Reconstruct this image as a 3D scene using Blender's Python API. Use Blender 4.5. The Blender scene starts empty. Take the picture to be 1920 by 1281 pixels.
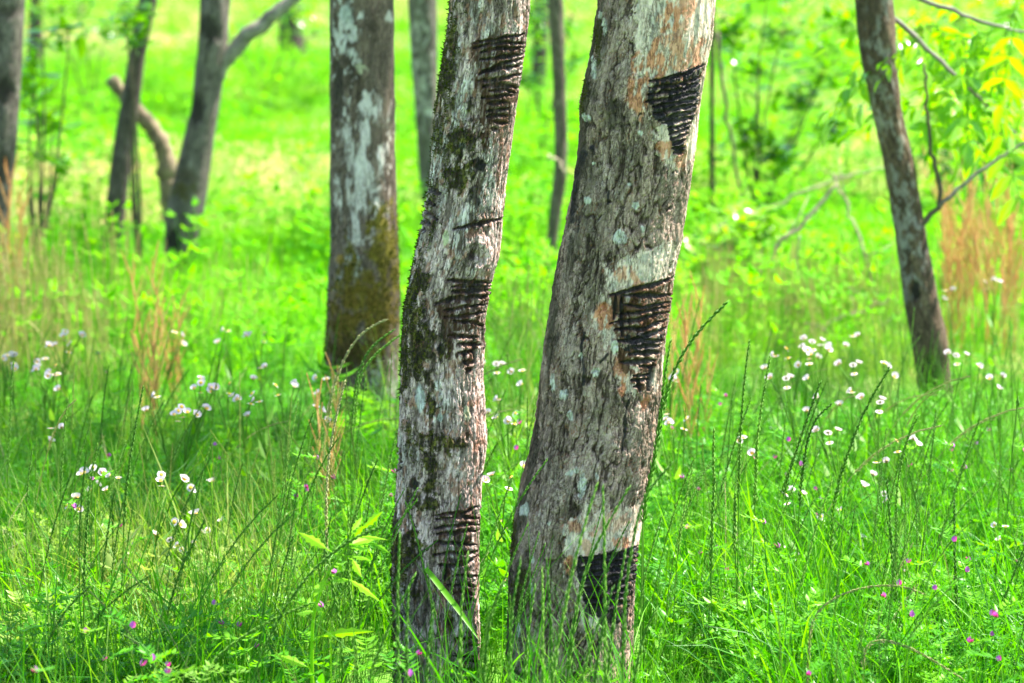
import bpy, math, random
import numpy as np
from mathutils import Vector, Matrix

random.seed(7)
RNG = np.random.default_rng(11)
scene = bpy.context.scene
COL = scene.collection

# ------------------------------------------------------------------ camera
H, PT, FPX = 1.29, 0.141, 5600.0          # eye height, tan(pitch), focal length in 1920-px units
PITCH = math.atan(PT)
FWD = np.array([0, math.cos(PITCH), -math.sin(PITCH)])
UPV = np.array([0, math.sin(PITCH), math.cos(PITCH)])
cam_d = bpy.data.cameras.new('camera')
cam = bpy.data.objects.new('camera', cam_d)
COL.objects.link(cam)
cam.location = (0, 0, H)
cam.rotation_euler = (math.pi / 2 - PITCH, 0, 0)
cam_d.sensor_width = 36.0
cam_d.lens = 105.0
cam_d.clip_end = 1000
cam_d.dof.use_dof = True
cam_d.dof.focus_distance = 4.93
cam_d.dof.aperture_fstop = 5.6
scene.camera = cam

# ------------------------------------------------------------------ light
SUN_EL, SUN_AZ = math.radians(58), math.radians(66)     # azimuth clockwise from +Y (view direction)
world = bpy.data.worlds.new('World')
scene.world = world
world.use_nodes = True
wn = world.node_tree
bg = wn.nodes['Background']
sky = wn.nodes.new('ShaderNodeTexSky')
sky.sky_type = 'NISHITA'
sky.sun_disc = False
sky.sun_elevation = SUN_EL
sky.sun_rotation = SUN_AZ
wn.links.new(sky.outputs[0], bg.inputs[0])
bg.inputs[1].default_value = 0.13
sd = bpy.data.lights.new('sun', 'SUN')
sd.energy = 5.0
sd.angle = math.radians(0.6)
sd.color = (1.0, 0.95, 0.87)
sun = bpy.data.objects.new('sun', sd)
COL.objects.link(sun)
sdir = Vector((math.sin(SUN_AZ) * math.cos(SUN_EL), math.cos(SUN_AZ) * math.cos(SUN_EL), math.sin(SUN_EL)))
sun.rotation_euler = sdir.to_track_quat('Z', 'Y').to_euler()
sun.location = (6, 6, 12)
vs = scene.view_settings
vs.view_transform = 'Standard'
vs.look = 'None'
vs.exposure = 1.9
vs.gamma = 1.0
scene.cycles.max_bounces = 6
scene.cycles.diffuse_bounces = 3
scene.cycles.glossy_bounces = 2
scene.cycles.transmission_bounces = 4
scene.cycles.transparent_max_bounces = 4
scene.cycles.caustics_reflective = False
scene.cycles.caustics_refractive = False


def at(px, py, Y):
    """world point on the sight line through photo pixel (px, py) at world distance Y"""
    d = FWD + np.array([(px - 960) / FPX, 0, 0]) - (py - 640.5) / FPX * UPV
    return np.array([0, 0, H]) + d * (Y / d[1])


def depth(p):
    return float(np.dot(np.asarray(p) - np.array([0, 0, H]), FWD))


def project(P):
    q = P - np.array([0, 0, H])
    d = q @ FWD
    return 960 + FPX * q[:, 0] / d, 640.5 - FPX * (q @ UPV) / d


def gz(x, y):
    x = np.asarray(x, float); y = np.asarray(y, float)
    r = 0.016 * np.sin(x * 1.7 + 0.4) * np.sin(y * 1.1) + 0.01 * np.sin(x * 4.1 + y * 2.7)
    far = np.clip((y - 55) / 120, 0, 1)
    return r + 9.0 * far * far


# ------------------------------------------------------------------ tagging
def tag(o, label, cat, group=None, kind=None):
    if label: o['label'] = label
    if cat: o['category'] = cat
    if group: o['group'] = group
    if kind: o['kind'] = kind
    return o


def empty(name, loc):
    o = bpy.data.objects.new(name, None)
    o.empty_display_size = 0.05
    o.location = loc
    COL.objects.link(o)
    return o


def link(name, mesh, parent=None, loc=None):
    o = bpy.data.objects.new(name, mesh)
    COL.objects.link(o)
    if parent is not None: o.parent = parent
    if loc is not None: o.location = loc
    return o


def dup(o, parent=None):
    c = o.copy(); COL.objects.link(c); c.parent = parent
    for ch in o.children: dup(ch, c)
    return c


# ------------------------------------------------------------------ noise (numpy)
def hsh(ix, iy, seed):
    h = (ix.astype(np.int64) * 374761393 + iy.astype(np.int64) * 668265263 + seed * 974711) & 0xffffffff
    h = ((h ^ (h >> 13)) * 1274126177) & 0xffffffff
    h = ((h ^ (h >> 15)) * 2246822519) & 0xffffffff
    return ((h ^ (h >> 16)) & 0xffffff) / float(0xffffff)


def vn(x, y, seed=0):
    ix, iy = np.floor(x), np.floor(y)
    fx, fy = x - ix, y - iy
    fx = fx * fx * (3 - 2 * fx); fy = fy * fy * (3 - 2 * fy)
    a = hsh(ix, iy, seed); b = hsh(ix + 1, iy, seed); c = hsh(ix, iy + 1, seed); d = hsh(ix + 1, iy + 1, seed)
    return (a + (b - a) * fx) * (1 - fy) + (c + (d - c) * fx) * fy


def fbm(x, y, seed=0, oct=4):
    s = 0; a = 0.5; n = 0
    for i in range(oct):
        s = s + a * vn(x, y, seed + i * 17); n += a
        x = x * 2.03 + 3.1; y = y * 2.03 + 7.7; a *= 0.55
    return s / n


def worley(x, y, seed=0):
    ix, iy = np.floor(x), np.floor(y)
    f1 = np.full(x.shape, 9.0); f2 = np.full(x.shape, 9.0); cid = np.zeros(x.shape)
    for dx in (-1, 0, 1):
        for dy in (-1, 0, 1):
            cx, cy = ix + dx, iy + dy
            px = cx + hsh(cx, cy, seed); py = cy + hsh(cx, cy, seed + 5)
            d = np.hypot(px - x, py - y)
            r = hsh(cx, cy, seed + 9)
            near = d < f1
            f2 = np.where(near, f1, np.minimum(f2, d))
            cid = np.where(near, r, cid)
            f1 = np.where(near, d, f1)
    return f1, f2, cid


def sst(a, b, x):
    t = np.clip((x - a) / (b - a), 0, 1)
    return t * t * (3 - 2 * t)


def mixc(c, col, m):
    return c * (1 - m[:, None]) + np.asarray(col)[None, :] * m[:, None] if np.ndim(col) == 1 else c * (1 - m[:, None]) + col * m[:, None]


# ------------------------------------------------------------------ materials
def newmat(name):
    m = bpy.data.materials.new(name); m.use_nodes = True
    nt = m.node_tree
    return m, nt, nt.nodes['Principled BSDF']


def N(nt, t, **kw):
    n = nt.nodes.new(t)
    for k, v in kw.items(): setattr(n, k, v)
    return n


def ramp(nt, stops, interp='LINEAR'):
    r = N(nt, 'ShaderNodeValToRGB')
    r.color_ramp.interpolation = interp
    e = r.color_ramp.elements
    while len(e) < len(stops): e.new(0.5)
    for k, (p, c) in enumerate(stops):
        e[k].position = p; e[k].color = (*c, 1)
    return r


def bark_material():
    m, nt, b = newmat('bark')
    L = nt.links.new
    a = N(nt, 'ShaderNodeAttribute', attribute_name='Col')
    tc = N(nt, 'ShaderNodeTexCoord')
    mp = N(nt, 'ShaderNodeMapping'); mp.inputs['Scale'].default_value = (1, 1, 0.3)
    L(tc.outputs['Object'], mp.inputs[0])
    n1 = N(nt, 'ShaderNodeTexNoise'); n1.inputs['Scale'].default_value = 260; n1.inputs['Detail'].default_value = 8; n1.inputs['Roughness'].default_value = 0.65
    L(mp.outputs[0], n1.inputs['Vector'])
    r = ramp(nt, [(0.34, (0.58, 0.51, 0.46)), (0.47, (1.10, 1.06, 1.04)), (0.68, (1.36, 1.33, 1.30))])
    L(n1.outputs[0], r.inputs[0])
    mx = N(nt, 'ShaderNodeMix', data_type='RGBA', blend_type='MULTIPLY'); mx.inputs[0].default_value = 1
    L(a.outputs['Color'], mx.inputs[6]); L(r.outputs[0], mx.inputs[7])
    mp2 = N(nt, 'ShaderNodeMapping'); mp2.inputs['Scale'].default_value = (1, 1, 0.26)
    L(tc.outputs['Object'], mp2.inputs[0])
    n3 = N(nt, 'ShaderNodeTexNoise'); n3.inputs['Scale'].default_value = 120; n3.inputs['Detail'].default_value = 7; n3.inputs['Roughness'].default_value = 0.7; n3.inputs['Distortion'].default_value = 0.4
    L(mp2.outputs[0], n3.inputs['Vector'])
    r3 = ramp(nt, [(0.455, (1, 1, 1)), (0.492, (0.30, 0.26, 0.23)), (0.508, (0.30, 0.26, 0.23)), (0.545, (1, 1, 1))])
    L(n3.outputs[0], r3.inputs[0])
    n4 = N(nt, 'ShaderNodeTexNoise'); n4.inputs['Scale'].default_value = 35; n4.inputs['Detail'].default_value = 4
    L(mp2.outputs[0], n4.inputs['Vector'])
    r4 = ramp(nt, [(0.42, (0, 0, 0)), (0.56, (0.85, 0.85, 0.85))]); L(n4.outputs[0], r4.inputs[0])
    mx3 = N(nt, 'ShaderNodeMix', data_type='RGBA', blend_type='MULTIPLY')
    L(r4.outputs[0], mx3.inputs[0]); L(mx.outputs[2], mx3.inputs[6]); L(r3.outputs[0], mx3.inputs[7])
    L(mx3.outputs[2], b.inputs['Base Color'])
    w = N(nt, 'ShaderNodeAttribute', attribute_name='wet')
    mr = N(nt, 'ShaderNodeMapRange'); mr.inputs[3].default_value = 0.92; mr.inputs[4].default_value = 0.42
    L(w.outputs['Fac'], mr.inputs[0]); L(mr.outputs[0], b.inputs['Roughness'])
    b.inputs['Specular IOR Level'].default_value = 0.3
    bp = N(nt, 'ShaderNodeBump'); bp.inputs['Strength'].default_value = 0.8; bp.inputs['Distance'].default_value = 0.0018
    n2 = N(nt, 'ShaderNodeTexNoise'); n2.inputs['Scale'].default_value = 300; n2.inputs['Detail'].default_value = 8
    L(mp.outputs[0], n2.inputs['Vector'])
    sm_ = N(nt, 'ShaderNodeMath', operation='MULTIPLY_ADD'); sm_.inputs[1].default_value = 0.5
    L(r3.outputs[0], sm_.inputs[0]); L(n2.outputs[0], sm_.inputs[2])
    L(sm_.outputs[0], bp.inputs['Height']); L(bp.outputs[0], b.inputs['Normal'])
    return m


def leaf_material(name, c_dark, c_mid, c_light, trans=0.45, rough=0.45, dry=None, spec=0.2):
    """thin leaf: diffuse/gloss plus translucency; colour varies per plant and by a 'tint' carried by scattered plants"""
    m, nt, b = newmat(name)
    L = nt.links.new
    oi = N(nt, 'ShaderNodeObjectInfo')
    geo = N(nt, 'ShaderNodeNewGeometry')
    tn = N(nt, 'ShaderNodeAttribute', attribute_name='shade')          # per blade random stored on the mesh
    ad = N(nt, 'ShaderNodeMath', operation='ADD'); L(oi.outputs['Random'], ad.inputs[0]); L(tn.outputs['Fac'], ad.inputs[1])
    hf = N(nt, 'ShaderNodeMath', operation='MULTIPLY'); hf.inputs[1].default_value = 0.5; L(ad.outputs[0], hf.inputs[0])
    r = ramp(nt, [(0.1, c_dark), (0.5, c_mid), (0.9, c_light)])
    L(hf.outputs[0], r.inputs[0])
    col = r.outputs[0]
    if dry is not None:
        it = N(nt, 'ShaderNodeAttribute', attribute_name='dry', attribute_type='INSTANCER')
        mx = N(nt, 'ShaderNodeMix', data_type='RGBA'); L(it.outputs['Fac'], mx.inputs[0]); L(col, mx.inputs[6]); mx.inputs[7].default_value = (*dry, 1)
        col = mx.outputs[2]
    L(col, b.inputs['Base Color'])
    b.inputs['Roughness'].default_value = rough
    b.inputs['Specular IOR Level'].default_value = spec
    tr = N(nt, 'ShaderNodeBsdfTranslucent')
    hs = N(nt, 'ShaderNodeHueSaturation'); hs.inputs['Saturation'].default_value = 1.12; hs.inputs['Value'].default_value = 1.5; hs.inputs['Hue'].default_value = 0.497
    L(col, hs.inputs['Color']); L(hs.outputs[0], tr.inputs[0])
    ms = N(nt, 'ShaderNodeMixShader'); ms.inputs[0].default_value = trans
    L(b.outputs[0], ms.inputs[1]); L(tr.outputs[0], ms.inputs[2])
    L(ms.outputs[0], nt.nodes['Material Output'].inputs[0])
    return m


def plain(name, c, rough=0.7, trans=0.0, var=0.15, scale=60):
    m, nt, b = newmat(name)
    L = nt.links.new
    n = N(nt, 'ShaderNodeTexNoise'); n.inputs['Scale'].default_value = scale; n.inputs['Detail'].default_value = 3
    tc = N(nt, 'ShaderNodeTexCoord'); L(tc.outputs['Object'], n.inputs['Vector'])
    r = ramp(nt, [(0.3, tuple(x * (1 - var) for x in c)), (0.7, tuple(min(1, x * (1 + var)) for x in c))])
    L(n.outputs[0], r.inputs[0]); L(r.outputs[0], b.inputs['Base Color'])
    b.inputs['Roughness'].default_value = rough
    if trans:
        tr = N(nt, 'ShaderNodeBsdfTranslucent'); L(r.outputs[0], tr.inputs[0])
        ms = N(nt, 'ShaderNodeMixShader'); ms.inputs[0].default_value = trans
        L(b.outputs[0], ms.inputs[1]); L(tr.outputs[0], ms.inputs[2]); L(ms.outputs[0], nt.nodes['Material Output'].inputs[0])
    return m


M = {}
M['bark'] = bark_material()
M['grass'] = leaf_material('grass_blade', (0.028, 0.15, 0.009), (0.068, 0.27, 0.012), (0.17, 0.41, 0.022), 0.45, 0.40, dry=(0.42, 0.34, 0.13))
M['stalk'] = leaf_material('grass_stalk', (0.055, 0.16, 0.018), (0.11, 0.27, 0.025), (0.22, 0.40, 0.06), 0.4, 0.5, dry=(0.42, 0.34, 0.13))
M['straw'] = leaf_material('straw', (0.26, 0.30, 0.10), (0.36, 0.37, 0.15), (0.48, 0.47, 0.26), 0.35, 0.55)
M['herb'] = leaf_material('herb_leaf', (0.035, 0.20, 0.009), (0.09, 0.33, 0.012), (0.20, 0.45, 0.02), 0.45, 0.36, dry=(0.42, 0.36, 0.14))
M['leaf'] = leaf_material('tree_leaf', (0.08, 0.28, 0.012), (0.17, 0.40, 0.015), (0.32, 0.50, 0.03), 0.5, 0.22, spec=0.6)
M['farleaf'] = leaf_material('far_grass', (0.065, 0.30, 0.008), (0.13, 0.40, 0.010), (0.24, 0.48, 0.018), 0.45, 0.6, dry=(0.56, 0.44, 0.22), spec=0.08)
M['mugwort'] = leaf_material('mugwort_leaf', (0.16, 0.42, 0.012), (0.22, 0.48, 0.014), (0.28, 0.54, 0.02), 0.45, 0.35)
M['sorrel'] = leaf_material('sorrel_seed', (0.50, 0.24, 0.08), (0.58, 0.36, 0.13), (0.60, 0.47, 0.20), 0.35, 0.6)
M['drystem'] = leaf_material('dry_stem', (0.22, 0.28, 0.07), (0.40, 0.37, 0.12), (0.58, 0.50, 0.24), 0.35, 0.6)
M['petal'] = plain('fleabane_petal', (0.80, 0.68, 0.74), 0.6, 0.35, 0.05)
M['disc'] = plain('fleabane_disc', (0.75, 0.45, 0.03), 0.8, 0, 0.2, 400)
M['vetch'] = plain('vetch_petal', (0.62, 0.04, 0.30), 0.5, 0.35, 0.25, 150)
M['vetch2'] = plain('vetch_banner', (0.42, 0.10, 0.44), 0.5, 0.35, 0.2, 150)
M['deadwood'] = plain('dead_wood', (0.34, 0.28, 0.18), 0.9, 0, 0.35, 40)
M['twig'] = plain('twig_bark', (0.10, 0.075, 0.045), 0.9, 0, 0.3, 40)
M['moss'] = leaf_material('moss', (0.02, 0.025, 0.003), (0.05, 0.06, 0.004), (0.10, 0.11, 0.008), 0.2, 0.9)


def ground_material():
    m, nt, b = newmat('meadow_soil')
    L = nt.links.new
    tc = N(nt, 'ShaderNodeTexCoord')
    n = N(nt, 'ShaderNodeTexNoise'); n.inputs['Scale'].default_value = 0.35; n.inputs['Detail'].default_value = 8
    n2 = N(nt, 'ShaderNodeTexNoise'); n2.inputs['Scale'].default_value = 14; n2.inputs['Detail'].default_value = 6
    L(tc.outputs['Object'], n.inputs['Vector']); L(tc.outputs['Object'], n2.inputs['Vector'])
    r1 = ramp(nt, [(0.42, (0.08, 0.25, 0.012)), (0.58, (0.13, 0.32, 0.02)), (0.68, (0.40, 0.32, 0.17))])
    r2 = ramp(nt, [(0.3, (0.6, 0.6, 0.55)), (0.7, (1.15, 1.15, 1.1))])
    L(n.outputs[0], r1.inputs[0]); L(n2.outputs[0], r2.inputs[0])
    mx = N(nt, 'ShaderNodeMix', data_type='RGBA', blend_type='MULTIPLY'); mx.inputs[0].default_value = 1
    L(r1.outputs[0], mx.inputs[6]); L(r2.outputs[0], mx.inputs[7]); L(mx.outputs[2], b.inputs['Base Color'])
    b.inputs['Roughness'].default_value = 0.95
    bp = N(nt, 'ShaderNodeBump'); bp.inputs['Distance'].default_value = 0.05; L(n2.outputs[0], bp.inputs['Height']); L(bp.outputs[0], b.inputs['Normal'])
    return m


M['ground'] = ground_material()


# ------------------------------------------------------------------ mesh helpers
class MB:
    """collects polygons; 'shade' is a random value per piece"""
    def __init__(s): s.v = []; s.f = []; s.sh = []; s.n = 0; s.mi = []

    def add(s, verts, faces, shade=0.5, mi=0):
        verts = np.asarray(verts, float)
        s.v.append(verts); s.f += [tuple(i + s.n for i in f) for f in faces]
        s.sh.append(np.full(len(verts), shade)); s.n += len(verts); s.mi += [mi] * len(faces)

    def ribbon(s, pts, widths, side, shade=0.5, fold=0.25, mi=0):
        pts = np.asarray(pts, float); k = len(pts)
        t = np.gradient(pts, axis=0); t /= np.linalg.norm(t, axis=1)[:, None] + 1e-9
        sd = np.asarray(side, float); sd = sd - t * (t @ sd)[:, None]; sd /= np.linalg.norm(sd, axis=1)[:, None] + 1e-9
        nn = np.cross(t, sd)
        w = np.asarray(widths)[:, None]
        a = pts + sd * w / 2 + nn * w * fold; c = pts - sd * w / 2 + nn * w * fold
        vs = np.empty((3 * k, 3)); vs[0::3] = a; vs[1::3] = pts; vs[2::3] = c
        fs = []
        for i in range(k - 1):
            o = 3 * i
            fs += [(o, o + 1, o + 4, o + 3), (o + 1, o + 2, o + 5, o + 4)]
        s.add(vs, fs, shade, mi)

    def tube(s, pts, radii, sides=5, shade=0.5, cap=True, mi=0):
        pts = np.asarray(pts, float); k = len(pts)
        t = np.gradient(pts, axis=0); t /= np.linalg.norm(t, axis=1)[:, None] + 1e-9
        ref = np.array([1, 0.13, 0.07]) if abs(t[:, 0]).mean() < 0.8 else np.array([0.1, 1, 0.05])
        u = ref - t * (t @ ref)[:, None]; u /= np.linalg.norm(u, axis=1)[:, None]
        w = np.cross(t, u)
        vs = []
        for j in range(sides):
            a = 2 * math.pi * j / sides
            vs.append(pts + (u * math.cos(a) + w * math.sin(a)) * np.asarray(radii)[:, None])
        vs = np.stack(vs, 1).reshape(-1, 3)
        fs = [(i * sides + j, i * sides + (j + 1) % sides, (i + 1) * sides + (j + 1) % sides, (i + 1) * sides + j)
              for i in range(k - 1) for j in range(sides)]
        if cap: fs += [tuple(range(sides))[::-1], tuple((k - 1) * sides + j for j in range(sides))]
        s.add(vs, fs, shade, mi)

    def leaf(s, base, d, side, length, width, shade=0.5, fold=0.3, droop=0.15, mi=0):
        """pointed oval leaflet, folded on its midrib (8 tris)"""
        d = np.asarray(d, float); d /= np.linalg.norm(d) + 1e-9
        sd = np.asarray(side, float); sd = sd - d * np.dot(sd, d); sd /= np.linalg.norm(sd) + 1e-9
        n = np.cross(d, sd)
        ts = np.array([0, 0.3, 0.65, 1.0]); ws = np.array([0.12, 1.0, 0.8, 0.02]) * width
        pts = np.asarray(base) + d * (ts * length)[:, None] - n * (droop * length * ts ** 2)[:, None]
        s.ribbon(pts, ws, sd, shade, fold * 0.6, mi)

    def mesh(s, name, mat, smooth=True):
        me = bpy.data.meshes.new(name)
        V = np.concatenate(s.v)
        me.from_pydata(V.tolist(), [], s.f)
        at_ = me.attributes.new('shade', 'FLOAT', 'POINT')
        at_.data.foreach_set('value', np.concatenate(s.sh).astype(np.float32))
        for mm in (mat if isinstance(mat, (list, tuple)) else [mat]): me.materials.append(mm)
        if isinstance(mat, (list, tuple)): me.polygons.foreach_set('material_index', np.array(s.mi, dtype=np.int32))
        if smooth: me.polygons.foreach_set('use_smooth', np.ones(len(me.polygons), dtype=bool))
        me.update()
        return me


def grid_mesh(name, V, F4, mat, attrs=None, flat=False):
    me = bpy.data.meshes.new(name)
    me.vertices.add(len(V)); me.vertices.foreach_set('co', V.astype(np.float32).ravel())
    nf = len(F4)
    me.loops.add(nf * 4); me.loops.foreach_set('vertex_index', F4.astype(np.int32).ravel())
    me.polygons.add(nf); me.polygons.foreach_set('loop_start', (np.arange(nf) * 4).astype(np.int32))
    try: me.polygons.foreach_set('loop_total', np.full(nf, 4, dtype=np.int32))
    except Exception: pass
    me.polygons.foreach_set('use_smooth', np.full(nf, not flat, dtype=bool))
    me.update(calc_edges=True)
    for k, v in (attrs or {}).items():
        if v.ndim == 2:
            a = me.attributes.new(k, 'FLOAT_COLOR', 'POINT')
            a.data.foreach_set('color', np.concatenate([v, np.ones((len(v), 1))], 1).astype(np.float32).ravel())
        else:
            a = me.attributes.new(k, 'FLOAT', 'POINT'); a.data.foreach_set('value', v.astype(np.float32))
    me.materials.append(mat)
    return me


# ------------------------------------------------------------------ ground
def build_ground():
    xs = np.concatenate([np.linspace(-160, -14, 24), np.linspace(-13, 13, 90), np.linspace(14, 160, 24)])
    ys = np.concatenate([np.linspace(-60, 0, 14), np.linspace(0.5, 32, 120), np.linspace(33, 240, 60)])
    X, Y = np.meshgrid(xs, ys)
    V = np.stack([X, Y, gz(X, Y)], -1).reshape(-1, 3)
    nx, ny = len(xs), len(ys)
    i = (np.arange(ny - 1)[:, None] * nx + np.arange(nx - 1)[None, :]).ravel()
    F = np.stack([i, i + 1, i + nx + 1, i + nx], 1)
    o = link('ground', grid_mesh('ground', V, F, M['ground']))
    o['kind'] = 'structure'


build_ground()


# ------------------------------------------------------------------ trunks
def inpoly(x, y, poly):
    inside = np.zeros(x.shape, bool)
    k = len(poly)
    for i in range(k):
        x0, y0 = poly[i]; x1, y1 = poly[(i + 1) % k]
        c = ((y0 > y) != (y1 > y)) & (x < (x1 - x0) * (y - y0) / (y1 - y0 + 1e-9) + x0)
        inside ^= c
    return inside


def seg_dist(x, y, path):
    """distance to a polyline and running parameter 0..1 along it"""
    d = np.full(x.shape, 1e9); tt = np.zeros(x.shape)
    n = len(path) - 1
    for i in range(n):
        x0, y0 = path[i]; x1, y1 = path[i + 1]
        dx, dy = x1 - x0, y1 - y0
        t = np.clip(((x - x0) * dx + (y - y0) * dy) / (dx * dx + dy * dy + 1e-9), 0, 1)
        dd = np.hypot(x - x0 - t * dx, y - y0 - t * dy)
        nw = dd < d
        d = np.where(nw, dd, d); tt = np.where(nw, (i + t) / n, tt)
    return d, tt


def Z(ox, oy, s):
    return lambda pts: [(ox + x * s, oy + y * s) for x, y in pts]


class Trunk:
    """a trunk grown round a measured outline; features are placed on its surface"""
    def __init__(s, outline, Y, nf, nb, nr, zt, seed, ztop_extra=20, rtop=0.05, flare=0.25, bend=(0, 0)):
        s.seed = seed; s.cache = {}
        ol = np.array(outline, float)
        pts, rad = [], []
        for py, xl, xr in ol:
            p = at((xl + xr) / 2, py, Y); pts.append(p); rad.append((xr - xl) / 2 / FPX * depth(p))
        pts = np.array(pts); rad = np.array(rad)
        o = np.argsort(pts[:, 2]); pts, rad = pts[o], rad[o]
        zs = pts[:, 2]
        zb = float(gz(pts[0, 0], Y)) - 0.06
        sl = (pts[-1, 0] - pts[-3, 0]) / (zs[-1] - zs[-3] + 1e-6)
        zz = np.concatenate([np.linspace(zb, zs[-1] + 0.06, nr), np.linspace(zs[-1] + 0.1, zt, ztop_extra)])
        sl0 = (pts[1, 0] - pts[0, 0]) / (zs[1] - zs[0] + 1e-6) * 0.5
        cx = np.interp(zz, zs, pts[:, 0])
        cx = np.where(zz < zs[0], pts[0, 0] + (zz - zs[0]) * sl0, cx)
        up = np.maximum(zz - zs[-1], 0)
        cx = cx + np.clip(sl, -0.25, 0.25) * (0.9 * (1 - np.exp(-up / 0.9)))
        rr = np.interp(zz, zs, rad)
        rr = np.where(zz > zs[-1], rad[-1] + (rtop - rad[-1]) * np.clip(up / (zt - zs[-1]), 0, 1), rr)
        low = np.clip((zs[0] - zz) / 0.12, 0, 1)
        rr = rr * (1 + flare * low ** 1.5)
        k = max(3, nr // 60) | 1
        ker = np.ones(k) / k
        sm = lambda a: np.convolve(np.pad(a, k // 2, mode='edge'), ker, 'valid')
        cx, rr = sm(cx), sm(rr)
        th = np.concatenate([np.linspace(-1.95, 1.95, nf), np.linspace(1.95, 2 * math.pi - 1.95, nb + 2)[1:-1]])
        s.nc, s.nr = len(th), len(zz)
        TH, ZZ = np.meshgrid(th, zz)
        CX = np.repeat(cx[:, None], s.nc, 1); RR = np.repeat(rr[:, None], s.nc, 1)
        s.top = (float(cx[-1]), Y, float(zt))
        s.th, s.z = TH.ravel(), ZZ.ravel()
        s.cx, s.r = CX.ravel(), RR.ravel()
        s.Y = Y
        s.nx, s.ny = np.sin(s.th), -np.cos(s.th)
        R0 = float(rad.mean())
        s.R0 = R0
        s.u = np.where(s.th > math.pi, s.th - 2 * math.pi, s.th) * R0
        # seam at the back: fold the coordinate so both sides agree
        base = np.stack([s.cx + s.nx * s.r, Y + s.ny * s.r, s.z], 1)
        s.px, s.py = project(base)
        s.front = (np.cos(s.th) > -0.1)
        s.h = np.zeros(len(s.z)); s.wet = np.zeros(len(s.z))
        s.cut = np.zeros(len(s.z), int); s.scar = np.zeros(len(s.z), int); s.mossm = np.zeros(len(s.z))
        s.base = base
        s.low = np.repeat(low[:, None], s.nc, 1).ravel()

    def nz(s, fx, fy, seed, oct=4):
        k = (fx, fy, seed, oct)
        if k not in s.cache: s.cache[k] = fbm(s.u * fx + 50, s.z * fy + 50, s.seed * 31 + seed, oct).astype(np.float32)
        return s.cache[k]

    def flakes(s, fx, fy, levels, seed, wu=0.006, wz=0.02):
        """layered bark: terraced noise gives plates with ragged edges; returns level height, edge mask, tone per plate"""
        x = s.u + wu * (s.nz(75, 24, seed + 1, 3) - 0.5) * 2; y = s.z + wz * (s.nz(60, 22, seed + 2, 3) - 0.5) * 2
        f = fbm(x * fx + 11, y * fy + 5, s.seed * 57 + seed, 5) * levels
        lv = np.floor(f); fr = f - lv
        c1, c2, cid = worley(x * fx * 0.8 + 3, y * fy * 0.8 + 1, s.seed + seed)
        tone = hsh(lv + 100, np.floor(cid * 5), seed)
        edge = 1 - sst(0.06, 0.20, fr)
        return lv / levels, edge, tone, fr

    def fissures(s, fx, fy, seed, width=0.1):
        """wandering, broken, mostly vertical cracks"""
        x = s.u + 0.008 * (s.nz(60, 30, seed + 3, 4) - 0.5) * 2
        r = np.abs(2 * fbm(x * fx + 7, s.z * fy + 3, s.seed * 91 + seed, 3) - 1)
        brk = sst(0.32, 0.48, s.nz(fx * 0.6, fy * 2.2, seed + 4, 3))
        return (1 - sst(width * 0.25, width, r)) * brk

    def blob(s, cx, cy, rx, ry, seed=1, rough=1.2, soft=0.25):
        d = np.hypot((s.px - cx) / rx, (s.py - cy) / ry) + (s.nz(90, 60, seed % 5 + 300, 5) - 0.5) * 2 * rough
        return (1 - sst(1 - soft, 1 + soft * 0.4, d)) * s.front

    def poly(s, pts, seed=1, warp=9):
        x = s.px + (s.nz(70, 55, seed % 3 + 400, 5) - 0.5) * 2 * warp
        y = s.py + (s.nz(70, 55, seed % 3 + 450, 5) - 0.5) * 2 * warp
        return (inpoly(x, y, pts) & s.front).astype(float)

    def groove(s, path, hw, dep, cid, sid):
        yy = s.py + (s.nz(60, 60, 777 + cid % 4, 4) - 0.5) * 7
        d, t = seg_dist(s.px, yy, path)
        w = hw * (0.4 + 0.6 * np.sin(np.clip(t, 0.04, 0.96) * math.pi) ** 0.7) * (0.62 + 0.8 * s.nz(110, 40, 900 + cid % 4, 3))
        m = (1 - sst(0.45, 1.1, d / w)) * s.front
        s.h -= dep * 1.15 * m
        rim = np.exp(-((d / w - 1.45) / 0.4) ** 2) * s.front
        s.h += dep * 0.18 * rim
        hit = m > 0.45
        s.cut[hit] = cid; s.scar[hit] = sid
        return m

    def verts(s):
        r = s.r + s.h
        return np.stack([s.cx + s.nx * r, s.Y + s.ny * r, s.z], 1)

    def build(s, root, col, scar_names=None):
        """split the surface into trunk, tapping scars and the single cuts"""
        loc = np.array(root.location)
        V = s.verts() - loc
        nr, nc = s.nr, s.nc
        i = np.arange(nr - 1)[:, None] * nc; j = np.arange(nc)[None, :]; j2 = (j + 1) % nc
        F = np.stack([i + j, i + j2, i + nc + j2, i + nc + j], -1).reshape(-1, 4)
        fc = np.max(s.cut[F], axis=1) * (np.sum(s.cut[F] > 0, axis=1) >= 2)
        fs = np.max(s.scar[F], axis=1)

        def piece(name, sel, parent, mat=M['bark']):
            f = F[sel]
            ids, inv = np.unique(f, return_inverse=True)
            me = grid_mesh(name, V[ids], inv.reshape(-1, 4), mat, {'Col': col[ids], 'wet': s.wet[ids]})
            return link(name, me, parent)
        tr = piece('trunk', fs == 0, root)
        for sid in sorted(set(fs.tolist()) - {0}):
            sel = (fs == sid) & (fc == 0)
            if sel.sum() == 0: continue
            sc = piece('tapping_scar', sel, root)
            if scar_names and sid in scar_names: sc['label'] = scar_names[sid]
            for c in sorted(set(fc[fs == sid].tolist()) - {0}):
                ss = (fc == c) & (fs == sid)
                if ss.sum() > 4: piece('cut', ss, sc)
        # capping disc at the top is hidden inside the limbs
        return tr

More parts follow.
